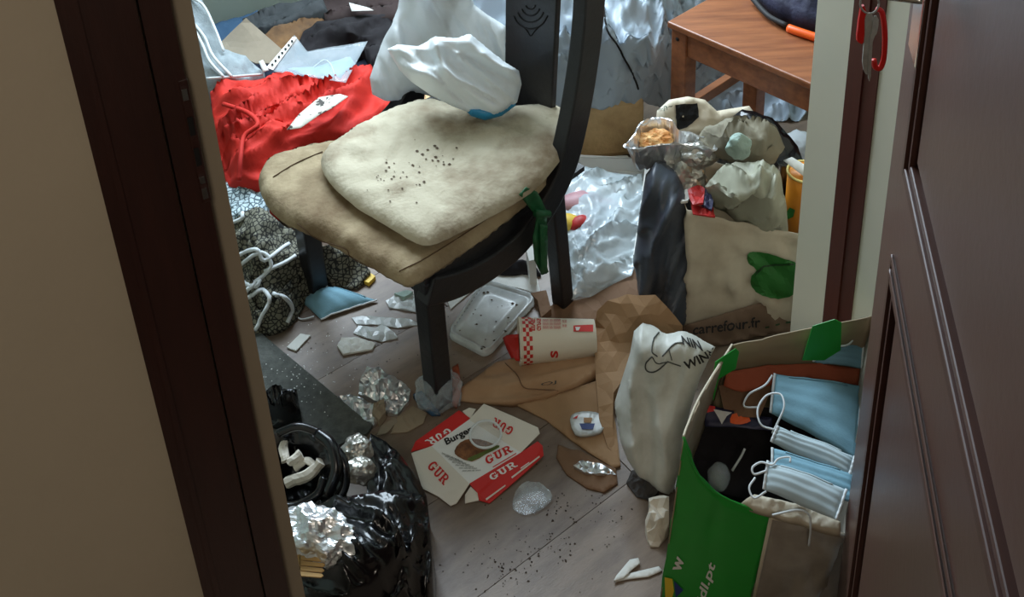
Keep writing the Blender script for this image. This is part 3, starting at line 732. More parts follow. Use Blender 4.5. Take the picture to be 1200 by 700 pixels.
# green ribbon tied round the chair back
rb = thing('green_ribbon', 'dark green fabric ribbon knotted round the chair back', 'ribbon', G(630, 300, .15))
pl_r = CP(0, -.045)
def rp_(poly, off=0.):
    vs, fs, _ = tri_px(poly, 4); V = [PP(x, y, pl_r - cu_ * (off + .006 * nz((x * .1, y * .1, 0), 1, 2)), cu_) for x, y in vs]; return V, fs
obj('loop', *rp_([(608, 228), (616, 219), (628, 224), (640, 246), (642, 254), (634, 258), (622, 246)]), 'ribbon_green', rb, True, .003)
obj('tail', *rp_([(629, 252), (640, 250), (639, 275), (637, 300), (642, 318), (634, 322), (626, 305), (624, 278)], .004), 'ribbon_green', rb, True, .003)
obj('tail', *rp_([(632, 262), (641, 264), (640, 320), (633, 320)], .01), 'ribbon_green', rb, True, .003)
obj('knot', *tube([PP(628, 250, pl_r - cu_ * .01, cu_), PP(643, 251, pl_r - cu_ * .01, cu_)], .008, 8, 2), 'ribbon_green', rb)

# white bags on the chair
hb = patch('hanging_bag', 'bag_milky', [(478, -60), (466, 10), (446, 55), (433, 90), (436, 110), (450, 118), (468, 116), (480, 105), (492, 108), (520, 120), (560, 118), (588, 110), (592, 30), (572, 18), (556, 6), (548, -30), (540, -60)],
      plane=(CP(.36, .46, .5), np.array([.25, -.95, .25])), bulge=.035, back=.04, amp=.030, sc=11, kind='drape', along=(.45, 1), stretch=4, seed=4, res=3.2, edge=18)
tag(hb, 'large limp translucent white bag hanging from the chair back', 'plastic bag')
kb = thing('knotted_bag', 'crumpled white plastic bag with blue bottom resting on the cream cushion', 'plastic bag', G(540, 130, zc1 + .1))
kp = (G(545, 130, zc1 + .125), np.array([.05, -.75, .65]))
patch('bag_film', 'bag_white', [(454, 58), (466, 52), (490, 54), (510, 44), (535, 46), (552, 42), (566, 54), (592, 74), (608, 84), (611, 100), (606, 120), (588, 133), (570, 139), (552, 133), (530, 124), (506, 112), (482, 96), (468, 82)],
      plane=kp, bulge=.045, back=.03, amp=.032, sc=15, kind='drape', along=(1, .62), stretch=4, seed=9, res=2.6, edge=22, parent=kb, zmin=zc1 + .096)
patch('blue_bottom', 'bag_blue', [(540, 124), (560, 126), (590, 126), (606, 116), (604, 124), (588, 136), (568, 141), (552, 136)], plane=(kp[0] - kp[1] * .002, kp[1]), bulge=.028, back=.01, amp=.006, sc=30, res=4, edge=12, parent=kb, zmin=zc1 + .096)

# ================================================================== STOOL
sa = np.array([.377, 2.188, 0]); e1 = np.array([.66, -.75, 0]); e1 /= np.linalg.norm(e1); e2 = np.array([-e1[1], e1[0], 0])
def SP(a, b, z=0.): return sa + e1 * a + e2 * b + np.array([0, 0, z])
SZT, SL, SWd = .45, .44, .36
st = thing('wooden_stool', 'square brown wooden stool standing in front of the grey sheet', 'stool', SP(SL / 2, SWd / 2))
obj('seat', *prism([SP(-.008, -.008), SP(SL + .008, -.008), SP(SL + .008, SWd + .008), SP(-.008, SWd + .008)], SZT - .018, SZT), 'wood_stool', st, False, bevel=.004)
for a in (0.0, SL - .045):
    for b in (0.0, SWd - .045):
        obj('leg', *prism([SP(a, b), SP(a + .045, b), SP(a + .045, b + .045), SP(a, b + .045)], 0, SZT - .018), 'wood_stool', st, False, bevel=.003)
for a0, b0, a1, b1 in ((.045, .006, SL - .045, .028), (.045, SWd - .028, SL - .045, SWd - .006), (.006, .045, .028, SWd - .045), (SL - .028, .045, SL - .006, SWd - .045)):
    obj('apron', *prism([SP(a0, b0), SP(a1, b0), SP(a1, b1), SP(a0, b1)], SZT - .085, SZT - .018), 'wood_stool', st, False, bevel=.002)
    obj('rung', *prism([SP(a0, b0), SP(a1, b0), SP(a1, b1), SP(a0, b1)], .17, .2), 'wood_stool', st, False, bevel=.002)
obj('peg', *tube([PP(794, 46, SP(0, 0), e2) - e2 * .002, PP(794, 46, SP(0, 0), e2) + e2 * .01], .005, 8, 1), 'hole_black', st)
bpk = thing('backpack', 'dark navy backpack lying on the wooden stool', 'backpack', SP(.3, .18, SZT))
bpo = patch('body', 'backpack', [(872, -30), (880, -80), (940, -100), (1010, -60), (1010, 32), (962, 22), (925, 10), (895, -6)], z=SZT + .045, ctrl=[(940, -30, SZT + .12)], amp=.012, sc=28, kind='cloth', seed=2, res=5, floor=SZT + .001, parent=bpk)
tubepx('strap', 'ink', [(880, -4, SZT + .02), (900, 18, SZT + .016), (922, 30, SZT + .016)], .007, bpk)
ot = thing('utility_knife', 'orange handled cutter lying on the stool beside the backpack', 'cutter', G(935, 38, SZT))
obj('handle', *tube([G(924, 33, SZT + .010), G(938, 38, SZT + .011), G(966, 47, SZT + .010)], .0105, 10, 4), 'orange', ot)
obj('shaft', *tube([G(922, 32, SZT + .008), G(908, 22, SZT + .008)], .005, 8, 2), 'ink', ot)

# ================================================================== BEHIND THE CARRIER BAGS
# clear bag of packets on the floor beside the chair
wbx = thing('white_carton', 'low white carton beside the clear bag of packets', 'carton', G(745, 300, 0))
obj('carton_side', *prism([G(742, 335), G(747, 338), G(764, 214), G(758, 213)], 0, .09), 'paper_white', wbx, False)
obj('carton_end', *prism([G(758, 213), G(764, 214), G(664, 208), G(663, 212)], 0, .075), 'paper_white', wbx, False)
obj('carton_bottom', *prism([G(742, 335), G(758, 214), G(664, 213), G(655, 335)], 0, .004), 'paper_white', wbx, False)
for nm, mt_, c, r_, lab in (('snack_packet', 'packet_pink', G(682, 238, .074), (.055, .034, .026), 'pink snack packet inside the clear bag'),
                        ('sauce_bottle', 'packet_yellow', G(664, 262, .074), (.034, .024, .022), 'small yellow bottle inside the clear bag')):
    o = blob(nm, mt_, c, r_, .08, 40, 'soft', 1, 3); tag(o, lab, nm.split('_')[1])
o = blob('red_wrapper', 'packet_red', G(681, 264, .074), (.03, .022, .022), .25, 60, 'facet', 2, 3); tag(o, 'red crumpled wrapper beside the yellow bottle in the clear bag', 'wrapper')
o = blob('maroon_wrapper', 'packet_red', G(710, 240, .074), (.03, .012, .015), .25, 60, 'facet', 5, 3); tag(o, 'small maroon wrapper near the top of the clear bag', 'wrapper')
plain('clear_bag', 'shiny clear plastic bag full of packets on the floor by the chair leg', 'plastic bag', 'clear_bag',
      [(650, 205, .06), (664, 196, .085), (690, 197, .09), (728, 203, .09), (752, 206, .085), (757, 240, .08), (750, 290, .07), (740, 322, .06), (715, 335, .02), (690, 348, .01), (655, 356, .01), (648, 340, .01), (646, 270, .06)],
      ctrl=[(690, 240, .10), (700, 280, .10), (730, 260, .10), (690, 315, .07)], amp=.017, sc=20, kind='drape', along=(1, -.5), stretch=3, seed=3, res=2.6, thick=.0008)
plain('clear_bag_inner', 'white tissue layer stuffed inside the clear bag', 'tissue', 'paper_white',
      [(655, 280, .02), (700, 275, .05), (740, 280, .05), (735, 318, .03), (690, 338, .01), (656, 345, .01)], amp=.012, sc=30, kind='fold', seed=6, res=5, thick=.001)
plain('clear_bag_lining', 'white paper sheet lining the carton under the packets', 'paper', 'paper_white',
      [(654, 208, .03), (752, 214, .04), (745, 275, .04), (654, 278, .03)], amp=.006, sc=30, kind='fold', seed=8, res=6, thick=.001)
plain('white_board', 'narrow white board lying behind the clear bag', 'board', 'paper_white', [(676, 196, .03), (700, 184, .035), (735, 182, .035), (752, 204, .03)], floor=0, res=10, smooth=False)
# black sack
bs = patch('black_sack', 'black_bag_soft', [(757, 204), (768, 190), (792, 205), (808, 236), (812, 290), (808, 372), (790, 378), (766, 360), (748, 335), (742, 305), (750, 250)],
      plane=(G(780, 372, .0), np.array([-.35, -.9, .22])), bulge=.05, back=.07, amp=.034, sc=12, kind='drape', along=(-.2, 1), stretch=4, seed=11, res=3.2, edge=24, zmin=.0)
tag(bs, 'slumped black plastic sack standing between clear bag and white shopping bag', 'sack')

# ================================================================== WHITE SHOPPING BAG WITH LEAF
def openbag(name, mat, pairs, parent, nseg=9, m=12, amp=.008, sc=12, seed=0, thick=.002, belly=.0, closed=True):
    Bq = []; Tq = []; k = len(pairs)
    cnt = k if closed else k - 1
    for i in range(cnt):
        b0, t0 = pairs[i]; b1, t1 = pairs[(i + 1) % k]
        for j in range(nseg):
            f = j / nseg; Bq.append(np.array(b0) * (1 - f) + np.array(b1) * f); Tq.append(np.array(t0) * (1 - f) + np.array(t1) * f)
    if not closed: Bq.append(np.array(pairs[-1][0])); Tq.append(np.array(pairs[-1][1]))
    n = len(Bq); V = []
    cen = sum(Bq) / n
    for a in range(m + 1):
        v = a / m
        for b_, t_ in zip(Bq, Tq):
            p = b_ * (1 - v) + t_ * v; o = p - cen; o[2] = 0; o /= (np.linalg.norm(o) + 1e-9)
            p = p + o * (belly * math.sin(math.pi * v) + amp * crease(p, sc * 2.2, seed) * min(1, v * 4))
            V.append(p)
    Fc = []
    for a in range(m):
        for i in range(n if closed else n - 1):
            j = (i + 1) % n; Fc.append((a * n + i, a * n + j, (a + 1) * n + j, (a + 1) * n + i))
    if closed: Fc.append(tuple(range(n - 1, -1, -1)))
    return obj(name, V, Fc, mat, parent, True, thick)
cb = thing('shopping_bag', 'cream paper-look shopping bag with green leaf and web address print, overfull', 'shopping bag', G(860, 380, 0))
fl0, fr0 = G(800, 388), G(962, 396)
bl0, br0 = np.array([.36, 1.87, 0]), np.array([.66, 1.84, 0])
ft0, ft1, ft2 = PY(806, 246, 1.70), PY(870, 262, 1.69), PY(948, 276, 1.67)
cbag = openbag('bag_body', 'bag_cream', [(fl0, ft0), ((fl0 + fr0) / 2, ft1), (fr0, ft2), (br0, br0 + [0, 0, ft2[2]]), (bl0, bl0 + [0, 0, ft0[2]])], cb, 9, 16, .010, 11, 3)
stick('leaf', 'leaf_green', cbag, *poly2d([(876, 298), (882, 294), (900, 296), (920, 303), (938, 312), (936, 340), (912, 350), (894, 346), (881, 336), (881, 322), (886, 316), (878, 308)], 4, 2), cbag, .0035)
wl = stick('leaf_outline', 'leaf_line', cbag, *poly2d([(885, 317), (893, 311), (908, 308), (930, 308), (930, 310), (908, 310), (894, 313), (884, 322)], 3), cbag, .0048)
fold_ = patch('bottom_fold', 'bag_taupe', [(796, 386, .02), (806, 380, .05), (835, 372, .06), (880, 358, .075), (935, 346, .08), (940, 388, .02), (900, 392, .004), (850, 404, .004), (815, 410, .004), (798, 400, .004)], amp=.005, sc=29, kind='crease', res=4, parent=cb, seed=3)
stick('lettering', 'ink', fold_, *pxquad(text2d('carrefour.fr', .015), [(812, 392), (890, 383), (890, 370), (812, 380)]), fold_, .004)
stick('lettering', 'leaf_line', fold_, *pxquad(text2d('- - -', .0), [(896, 384), (926, 378), (926, 376), (896, 382)]), fold_, .004)
# what is stuffed in the bag
ZB = ft0[2]
plain('green_grey_liner', 'sage grey crumpled plastic stuffed in the leaf shopping bag', 'plastic bag', 'bag_sage',
      [(826, 218, ZB + .03), (840, 200, ZB + .06), (862, 188, ZB + .09), (900, 194, ZB + .09), (914, 204, ZB + .06), (922, 240, ZB + .02), (924, 272, ZB - .05), (908, 270, ZB - .05), (880, 262, ZB - .05), (850, 252, ZB - .05), (832, 240, ZB - .02)],
      ctrl=[(880, 215, ZB + .10), (860, 225, ZB + .08), (905, 240, ZB + .06)], amp=.034, sc=13, kind='drape', along=(.7, 1), stretch=2.2, seed=12, res=3, thick=.002)
plain('olive_rag', 'olive grey bundled cloth on top of the shopping bag', 'cloth', 'rag_olive',
      [(816, 168, ZB + .07), (826, 150, ZB + .1), (850, 140, ZB + .12), (880, 142, ZB + .12), (910, 152, ZB + .11), (920, 172, ZB + .09), (908, 190, ZB + .07), (880, 194, ZB + .07), (850, 190, ZB + .06), (826, 186, ZB + .05)],
      ctrl=[(860, 162, ZB + .15), (895, 170, ZB + .13)], amp=.026, sc=11, kind='drape', along=(1, .3), seed=13, res=3.2, thick=.002)
plain('black_liner', 'black plastic liner behind the olive cloth', 'plastic bag', 'black_bag',
      [(842, 150, ZB + .06), (870, 128, ZB + .09), (905, 138, ZB + .09), (935, 172, ZB + .04), (948, 205, ZB + .0), (915, 196, ZB + .03), (880, 170, ZB + .05)], amp=.01, sc=20, seed=3, res=5, floor=0.02)
wh = thing('white_carrier', 'white carrier bag with a black square behind the foil tray', 'carrier bag', G(800, 150, ZB))
whp = patch('film', 'bag_cream', [(768, 150), (770, 130), (784, 117), (806, 113), (826, 117), (840, 130), (852, 128), (878, 124), (890, 140), (905, 156), (880, 162), (845, 162), (815, 158), (790, 158)],
      plane=(G(800, 156, ZB + .05), np.array([.1, -.8, .6])), bulge=.012, back=.012, amp=.006, sc=24, seed=2, res=4, parent=wh, edge=8)
stick('black_square', 'hole_black', whp, *poly2d([(791, 123), (817, 121), (819, 137), (805, 150), (793, 153)], 4), whp, .002)
stick('scribble', 'leaf_line', whp, *pxquad(text2d('~n~', .0), [(772, 133), (788, 127), (788, 122), (772, 127)]), whp, .002)
# foil tray with leftovers
ft = thing('foil_tray', 'crushed aluminium food tray with leftovers on top of the black sack', 'foil tray', G(785, 195, ZB + .02))
rim = [(733, 172), (744, 160), (752, 146), (770, 140), (788, 144), (796, 156), (812, 158), (834, 166), (836, 178), (812, 172), (790, 170), (765, 172), (748, 175)]
base = [(746, 186), (752, 172), (762, 160), (772, 158), (786, 160), (796, 168), (812, 172), (824, 180), (824, 190), (806, 194), (786, 197), (766, 198), (754, 198)]
zr, zb_ = ZB + .09, ZB + .04
R3 = [G(x, y, zr) for x, y in smooth_poly([(a, b, 0) for a, b in rim], 4) for _ in (0,)] if False else [G(p[0], p[1], zr) for p in smooth_poly([(a, b, 0) for a, b in rim], 5)]
cR = sum(R3) / len(R3)
V = []; n_ = len(R3)
for lev, (s, dz) in enumerate(((1.05, .0), (1.0, .003), (.86, -.035), (.78, -.06), (.4, -.058))):
    for i, p in enumerate(R3):
        q = cR + (p - cR) * s; q[2] = zr + dz + .006 * facet(p, 40, lev) + (.003 * math.sin(i * 1.9) if lev in (2, 3) else 0)
        q[:2] += .004 * math.sin(i * 1.9) * np.array([1, .6]) * (lev == 2); V.append(q)
Fc = [(l * n_ + i, l * n_ + (i + 1) % n_, (l + 1) * n_ + (i + 1) % n_, (l + 1) * n_ + i) for l in range(4) for i in range(n_)] + [tuple(range(4 * n_, 5 * n_))]
obj('tray', V, Fc, 'foil', ft, False, .001)
blob('leftovers', 'food', G(768, 164, ZB + .065), (.036, .026, .016), .5, 70, 'facet', 2, 4, ft, smooth=False)
blob('crushed_corner', 'foil_dark', G(818, 182, ZB + .06), (.042, .03, .026), .35, 45, 'facet', 4, 4, ft, smooth=False)
o = blob('teal_tissue', 'tissue_teal', G(866, 172, ZB + .17), (.026, .014, .028), .35, 40, 'facet', 3, 4, smooth=False); tag(o, 'pale teal crumpled tissue in front of the olive cloth', 'tissue')
o = blob('foil_wad', 'foil_dark', G(800, 210, ZB + .0), (.05, .04, .06), .3, 30, 'facet', 7, 4, smooth=False); tag(o, 'dull crushed foil wad under the food tray', 'foil')
jc = thing('juice_carton', 'orange juice tub with green leaf print in the shopping bag', 'tub', G(928, 270, ZB - .06))
cj = G(933, 262, ZB - .02); cjt = G(934, 212, ZB + .055)
axj = np.array([.0, 0, 1.]); cj = PY(940, 246, 1.735); P0 = np.array([cj[0], cj[1], ZB - .085])
jb = obj('body', *tube([P0, P0 + axj * .14], .036, 20, 1), 'juice_orange', jc)
obj('rim', *tube([P0 + axj * .14 + .036 * np.array([math.cos(a), math.sin(a), 0]) for a in np.linspace(0, 2 * math.pi, 25)], .003, 6, 1), 'juice_rim', jc)
stick('leaf_print', 'leaf_green', jb, *poly2d([(921, 250), (926, 243), (932, 246), (930, 254), (924, 257)], 3), jb)
for nm, mt_, poly, zz, lab in (('snack_wrapper', 'packet_red', [(806, 222), (820, 216), (826, 222), (824, 238), (812, 240), (808, 232)], ZB + .02, 'red printed wrapper at the edge of the shopping bag'),
                          ('navy_wrapper', 'packet_navy', [(818, 222), (832, 222), (836, 236), (834, 246), (822, 240)], ZB + .015, 'navy printed wrapper beside the red wrapper'),
                          ('white_wrapper', 'paper_white', [(776, 212), (800, 210), (812, 220), (806, 236), (792, 238), (786, 222)], ZB + .01, 'torn white wrapper hanging over the black sack'),
                          ('dark_red_lid', 'packet_red', [(810, 240), (836, 244), (838, 254), (812, 250)], ZB + .004, 'dark red lid just inside the bag front')):
    plain(nm, lab, nm.split('_')[-1], mt_, poly, z=zz, amp=.010, sc=53, kind='crease', res=4, floor=zz - .004, smooth=False)
plain('white_card', 'white paper corner beside the orange tub', 'paper', 'paper_white', [(918, 188, ZB + .08), (928, 184, ZB + .09), (948, 196, ZB + .07), (944, 208, ZB + .06)], res=6, thick=.001)
# white plastic behind stool leg, far right
o = blob('white_scrap_bag', 'bag_white', G(940, 172, .04), (.07, .05, .035), .2, 25, 'fold', 2, 4, zmin=.001); tag(o, 'small white plastic bag on the floor behind the stool legs', 'plastic bag')

# ================================================================== FLOOR LITTER, MIDDLE
# plastic container lid
tl = thing('plastic_tray', 'clear plastic food container lid with crumbs lying on the floor', 'container lid', G(578, 378, 0))
qt = quadmap([(p[0], p[1], 0) for p in ((524, 396), (571, 421), (632, 352), (567, 332))])
def rq(u, v): p = qt(u, v); return p[0], p[1]
def rrect(i0, n=40, rad=.14):
    P = []
    for cx_, cy_, a0 in ((1 - rad, 1 - rad, 0), (rad, 1 - rad, 90), (rad, rad, 180), (1 - rad, rad, 270)):
        for k in range(n // 4):
            a = math.radians(a0 + 90 * k / (n // 4 - 1)); P.append((cx_ + rad * math.cos(a), cy_ + rad * math.sin(a)))
    return [(.5 + (x - .5) * i0, .5 + (y - .5) * i0) for x, y in P]
V = []; n_ = 40
LV = [(1.0, .003), (1.0, .0), (.985, .016), (.93, .019), (.90, .013), (.84, .012), (.80, .019), (.5, .018), (.2, .018)]
for s, z in LV:
    for u, v in rrect(s): x, y = rq(u, v); V.append(G(x, y, 0) * [1, 1, 0] + [0, 0, z + .0008 * nz((x * .2, y * .2, 0), 1, 3)])
Fc = [(l * n_ + i, l * n_ + (i + 1) % n_, (l + 1) * n_ + (i + 1) % n_, (l + 1) * n_ + i) for l in range(len(LV) - 1) for i in range(n_)] + [tuple(range((len(LV) - 1) * n_, len(LV) * n_))]
tro = obj('lid', V, Fc, 'tray_plastic', tl, True, .001)
for k in range(24):
    x, y = rq(rc.uniform(.1, .9), rc.uniform(.08, .9)); s = rc.uniform(.7, 2.4)
    stick('crumb', 'stain', tro, [(x - s, y), (x, y - s * .6), (x + s, y), (x, y + s * .7)], [(0, 1, 2, 3)], tro)
for k in range(14):
    t = k / 13; x, y = rq(.02, .08 + .84 * t); x2, y2 = rq(.075, .08 + .84 * t)
    obj('rib', *tube([G(x, y, 0) + [0, 0, .006], G(x2, y2, 0) + [0, 0, .017]], .0012, 5, 1), 'clear_plastic', tl)
# paper cup lying on its side
cpt = thing('paper_cup', 'white paper soda cup with red checks lying on kraft paper', 'cup', G(650, 420, .01))
cl, crr = G(609, 400, .055), G(697, 396, .048)
ax = crr - cl; ax /= np.linalg.norm(ax); sx_ = np.cross(ax, [0, 0, 1]); sx_ /= np.linalg.norm(sx_); ux_ = np.cross(sx_, ax)
Lc = np.linalg.norm(crr - cl); R0, R1 = .046, .036
def CS(t, a, o=0.): r = R0 + (R1 - R0) * t + o; return cl + ax * Lc * t + (sx_ * math.cos(a) + ux_ * math.sin(a)) * r
V = []; NSG = 32
for t, o in ((0, 0), (.05, 0), (1, 0), (1, -.003), (.03, -.002), (0, -.0015)):
    for k in range(NSG): V.append(CS(t, 2 * math.pi * k / NSG, o))
Fc = [(l * NSG + k, l * NSG + (k + 1) % NSG, (l + 1) * NSG + (k + 1) % NSG, (l + 1) * NSG + k) for l in range(5) for k in range(NSG)]
Fc += [(5 * NSG + k, 5 * NSG + (k + 1) % NSG, (k + 1) % NSG, k) for k in range(NSG)]
Fc.append(tuple(3 * NSG + k for k in range(NSG)))
cupo = obj('cup_body', V, Fc, 'cup_paper', cpt)
obj('rim', *tube([CS(0, a) for a in np.linspace(0, 2 * math.pi, 33)], .0022, 6, 1), 'cup_paper', cpt)
def curved(name, mat, t0, t1, a0, a1, n=4, o=.0006):
    V = []
    for i in range(n + 1):
        a = a0 + (a1 - a0) * i / n; V += [CS(t0, a, o), CS(t1, a, o)]
    return obj(name, V, [(2 * i, 2 * i + 1, 2 * i + 3, 2 * i + 2) for i in range(n)], mat, cupo)
st_ = 2 * math.pi / 32
for row in range(3):
    for k in range(32):
        if (row + k) % 2 == 0: curved('check', 'cup_red', .035 + row * .04, .035 + (row + 1) * .04, k * st_, (k + 1) * st_, 2)
ppx = lambda t, q: stick('lettering', 'cup_red', cupo, *pxquad(t, q), cupo)
ppx(text2d('S', .04), [(654, 419), (654, 411), (645, 411), (645, 419)])
ppx(text2d('FIVE', .03), [(622, 388), (622, 374), (627, 374), (627, 388)])
ppx(text2d('GUYS', .03), [(629, 388), (629, 374), (634, 374), (634, 388)])
for yy in (375, 379, 383): ppx(text2d('mmm nm mnmm', .0), [(636, yy + 3), (657, yy + 3), (657, yy), (636, yy)])
for yy in (376, 381): ppx(text2d('mn nm', .0), [(659, yy + 3), (664, yy + 3), (664, yy), (659, yy)])
stick('print_block', 'cup_red', cupo, [(672, 382), (695, 381), (695, 389), (672, 389)], [(0, 1, 2, 3)], cupo)
stick('print_block', 'cup_red', cupo, [(684, 373), (695, 373), (695, 379), (684, 379)], [(0, 1, 2, 3)], cupo)
stick('print_block', 'gur_bright', cupo, [(674, 384), (680, 384), (678, 388), (675, 388)], [(0, 1, 2, 3)], cupo, .002)
rf = patch('red_flap', 'cup_red', [(589, 396, .02), (594, 393, .035), (607, 392, .06), (609, 424, .012), (600, 422, .008), (594, 410, .012)], amp=.002, sc=30, res=5, thick=.002); tag(rf, 'red paper piece sticking out of the cup mouth', 'paper')
plain('plastic_scrap', 'small clear plastic piece below the cup mouth', 'plastic', 'clear_film', [(606, 424, .012), (618, 420, .02), (634, 426, .012), (628, 434, .008), (612, 432, .008)], amp=.004, sc=50, kind='facet', res=3, floor=.005)

# kraft paper bags
plain('flat_paper_bag', 'flattened light kraft paper bag under the paper cup', 'paper bag', 'kraft_light',
      [(540, 469, .004), (541, 455, .012), (560, 440, .014), (582, 424, .012), (640, 412, .012), (700, 405, .02), (706, 430, .03), (676, 448, .026), (640, 462, .022), (600, 471, .016), (565, 471, .008)], ctrl=[(620, 440, .012)], amp=.009, sc=12, kind='drape', along=(1, -.2), stretch=4, seed=4, res=3.4, floor=0)
lp = bpy.data.objects['flat_paper_bag']
wire_on('crease', 'kraft_dark', lp, [(592, 426), (606, 440), (614, 454), (632, 457), (654, 458)], .0012, lp)
stick('lettering', 'ink_grey', lp, *pxquad(text2d('OJ', .0), [(634, 454), (652, 451), (652, 446), (634, 449)]), lp)
plain('rear_kraft_paper', 'brown kraft sheet with a pointed corner behind the cup', 'kraft paper', 'kraft_dark',
      [(632, 372, .004), (646, 358, .006), (690, 348, .008), (722, 332, .03), (752, 304, .07), (757, 312, .07), (752, 345, .05), (735, 372, .03), (700, 400, .004), (640, 395, .004)], amp=.005, sc=14, kind='jit', seed=5, res=14, smooth=False, thick=.0012, zmin=.001)
plain('standing_paper_bag', 'crumpled brown kraft bag standing open next to the cup', 'paper bag', 'kraft',
      [(696, 384, .05), (700, 364, .09), (712, 352, .115), (735, 345, .13), (768, 346, .13), (782, 360, .115), (800, 382, .08), (796, 392, .06), (775, 400, .05), (752, 402, .05), (747, 425, .05), (730, 445, .045), (719, 460, .04), (718, 500, .02), (722, 535, .004), (712, 525, .006), (702, 490, .02), (698, 440, .03)],
      ctrl=[(720, 390, .08), (712, 430, .05), (750, 370, .11), (772, 368, .105), (722, 420, .045)], amp=.006, sc=14, kind='jit', seed=6, res=13, smooth=False, floor=.0)
plain('lower_kraft_sheet', 'smooth kraft paper sheet under the clear sticker', 'kraft paper', 'kraft',
      [(604, 474, .004), (640, 466, .010), (700, 446, .02), (712, 452, .02), (722, 500, .012), (727, 545, .006), (720, 548, .005), (690, 530, .004), (665, 512, .004), (640, 492, .003)], amp=.004, sc=19, kind='crease', seed=7, res=4, floor=0)
plain('kraft_scrap', 'torn brown paper scrap with a foil strip on it', 'kraft paper', 'kraft_dark',
      [(652, 536, .003), (654, 522, .006), (680, 528, .006), (722, 550, .006), (724, 566, .004), (708, 577, .003), (688, 572, .003), (664, 556, .003)], amp=.004, sc=34, kind='crease', seed=8, res=4, floor=0)
o = patch('foil_strip', 'foil', [(672, 546, .010), (680, 540, .012), (700, 542, .012), (716, 550, .010), (722, 556, .008), (705, 555, .010), (685, 554, .009)], amp=.006, sc=30, kind='jit', res=3.6, floor=.004, smooth=False); tag(o, 'short crumpled foil strip on the brown paper scrap', 'foil')
stk = thing('clear_wrapper', 'small clear wrapper with red and blue print on the kraft sheet', 'wrapper', G(688, 496, .012))
so = patch('film', 'tray_plastic', [(668, 492), (674, 484), (690, 482), (704, 486), (709, 496), (704, 506), (688, 510), (674, 508)], z=.018, amp=.002, sc=40, res=3, sm=2, floor=.012, parent=stk)
stick('print', 'logo_blue', so, [(679, 497), (697, 497), (695, 504), (682, 504)], [(0, 1, 2, 3)], so); stick('print', 'gur_red', so, [(669, 488), (678, 487), (676, 491), (671, 491)], [(0, 1, 2, 3)], so)
stick('print', 'kraft_light', so, [(684, 490), (694, 490), (693, 496), (684, 496)], [(0, 1, 2, 3)], so)

# flattened burger box
gb = thing('burger_box', 'flattened red and white burger box with slab lettering and a burger picture', 'burger box', G(558, 535, 0))
def zp(zx, zy): return 460 + zx / 4., 450 + zy / 4.
def slabpx(name, mat, pts, par, z0=None, th=.0015):
    P = [G(p[0], p[1], p[2]) for p in pts]; n = len(P)
    return obj(name, P + [p - [0, 0, th] for p in P], [tuple(range(n)), tuple(range(2 * n - 1, n - 1, -1))] + [(i, n + i, n + (i + 1) % n, (i + 1) % n) for i in range(n)], mat, par, False)
def zq(l, z): return [(*zp(a[0], a[1]), a[2] if len(a) > 2 else z) for a in l]
mainp = slabpx('panel', 'gur_bright', zq([(183, 292), (358, 168), (602, 322), (360, 468)], .016), gb)
topp = slabpx('flap', 'gur_white', zq([(358, 168, .016), (428, 93, .022), (560, 150, .022), (682, 205, .02), (690, 232, .018), (602, 322, .016)], 0), gb)
leftp = slabpx('flap', 'gur_white', zq([(183, 292, .016), (360, 468, .016), (300, 560, .004), (272, 572, .003), (215, 528, .004), (140, 490, .004), (88, 325, .008)], 0), gb)
redl = slabpx('flap', 'gur_red', zq([(86, 318, .006), (108, 270, .02), (312, 124, .022), (362, 160, .017), (352, 172, .016), (185, 291, .016)], 0), gb)
redr = slabpx('flap', 'gur_red', zq([(360, 468, .016), (602, 322, .016), (680, 270, .020), (703, 290, .018), (708, 335, .010), (640, 400, .006), (455, 560, .003), (405, 545, .004), (398, 510, .010)], 0), gb)
slabpx('tab', 'gur_white', zq([(340, 520, .006), (366, 482, .012), (398, 512, .009), (404, 546, .004), (340, 560, .003)], 0), gb)
slabpx('tab', 'gur_white', zq([(328, 128, .019), (360, 112, .02), (390, 118, .019), (366, 160, .0175), (345, 146, .018)], 0), gb)
def gp(t, mat, tgt, q): return stick('lettering', mat, tgt, *pxquad(t, [zp(*p) for p in q]), tgt, .0008)
gur = serif2d('GUR')
gp(gur, 'gur_red', leftp, [(162, 385), (235, 475), (272, 440), (205, 360)]) if False else gp(gur, 'gur_red', leftp, [(160, 392), (240, 478), (272, 442), (196, 358)])
gp(gur, 'gur_red', mainp, [(444, 382), (566, 318), (548, 286), (430, 345)])
gp(gur, 'gur_red', topp, [(572, 208), (480, 158), (462, 196), (548, 244)])
gp(gur, 'gur_bright', redr, [(466, 456), (588, 386), (566, 362), (448, 430)])
gp(gur, 'gur_bright', redl, [(262, 205), (150, 268), (184, 290), (284, 238)])
gp(text2d('Burger', .03), 'ink', mainp, [(258, 298), (385, 230), (362, 198), (240, 260)])
for k in range(7): gp(text2d('mnm nmm mn nmnm', .0), 'ink_grey', mainp, [(230 + 16 * k, 330 + 14 * k), (310 + 17 * k, 362 + 8 * k), (312 + 17 * k, 356 + 8 * k), (233 + 16 * k, 323 + 14 * k)])
stick('burger_picture', 'burger_brown', mainp, *poly2d([zp(*p) for p in ((290, 316), (318, 276), (372, 258), (446, 272), (492, 300), (440, 330), (372, 366), (306, 342))], 4, 2), mainp, .0008)
stick('burger_picture', 'lettuce', mainp, *poly2d([zp(*p) for p in ((352, 352), (430, 318), (490, 290), (500, 300), (450, 325), (372, 364))], 3, 2), mainp, .0012)
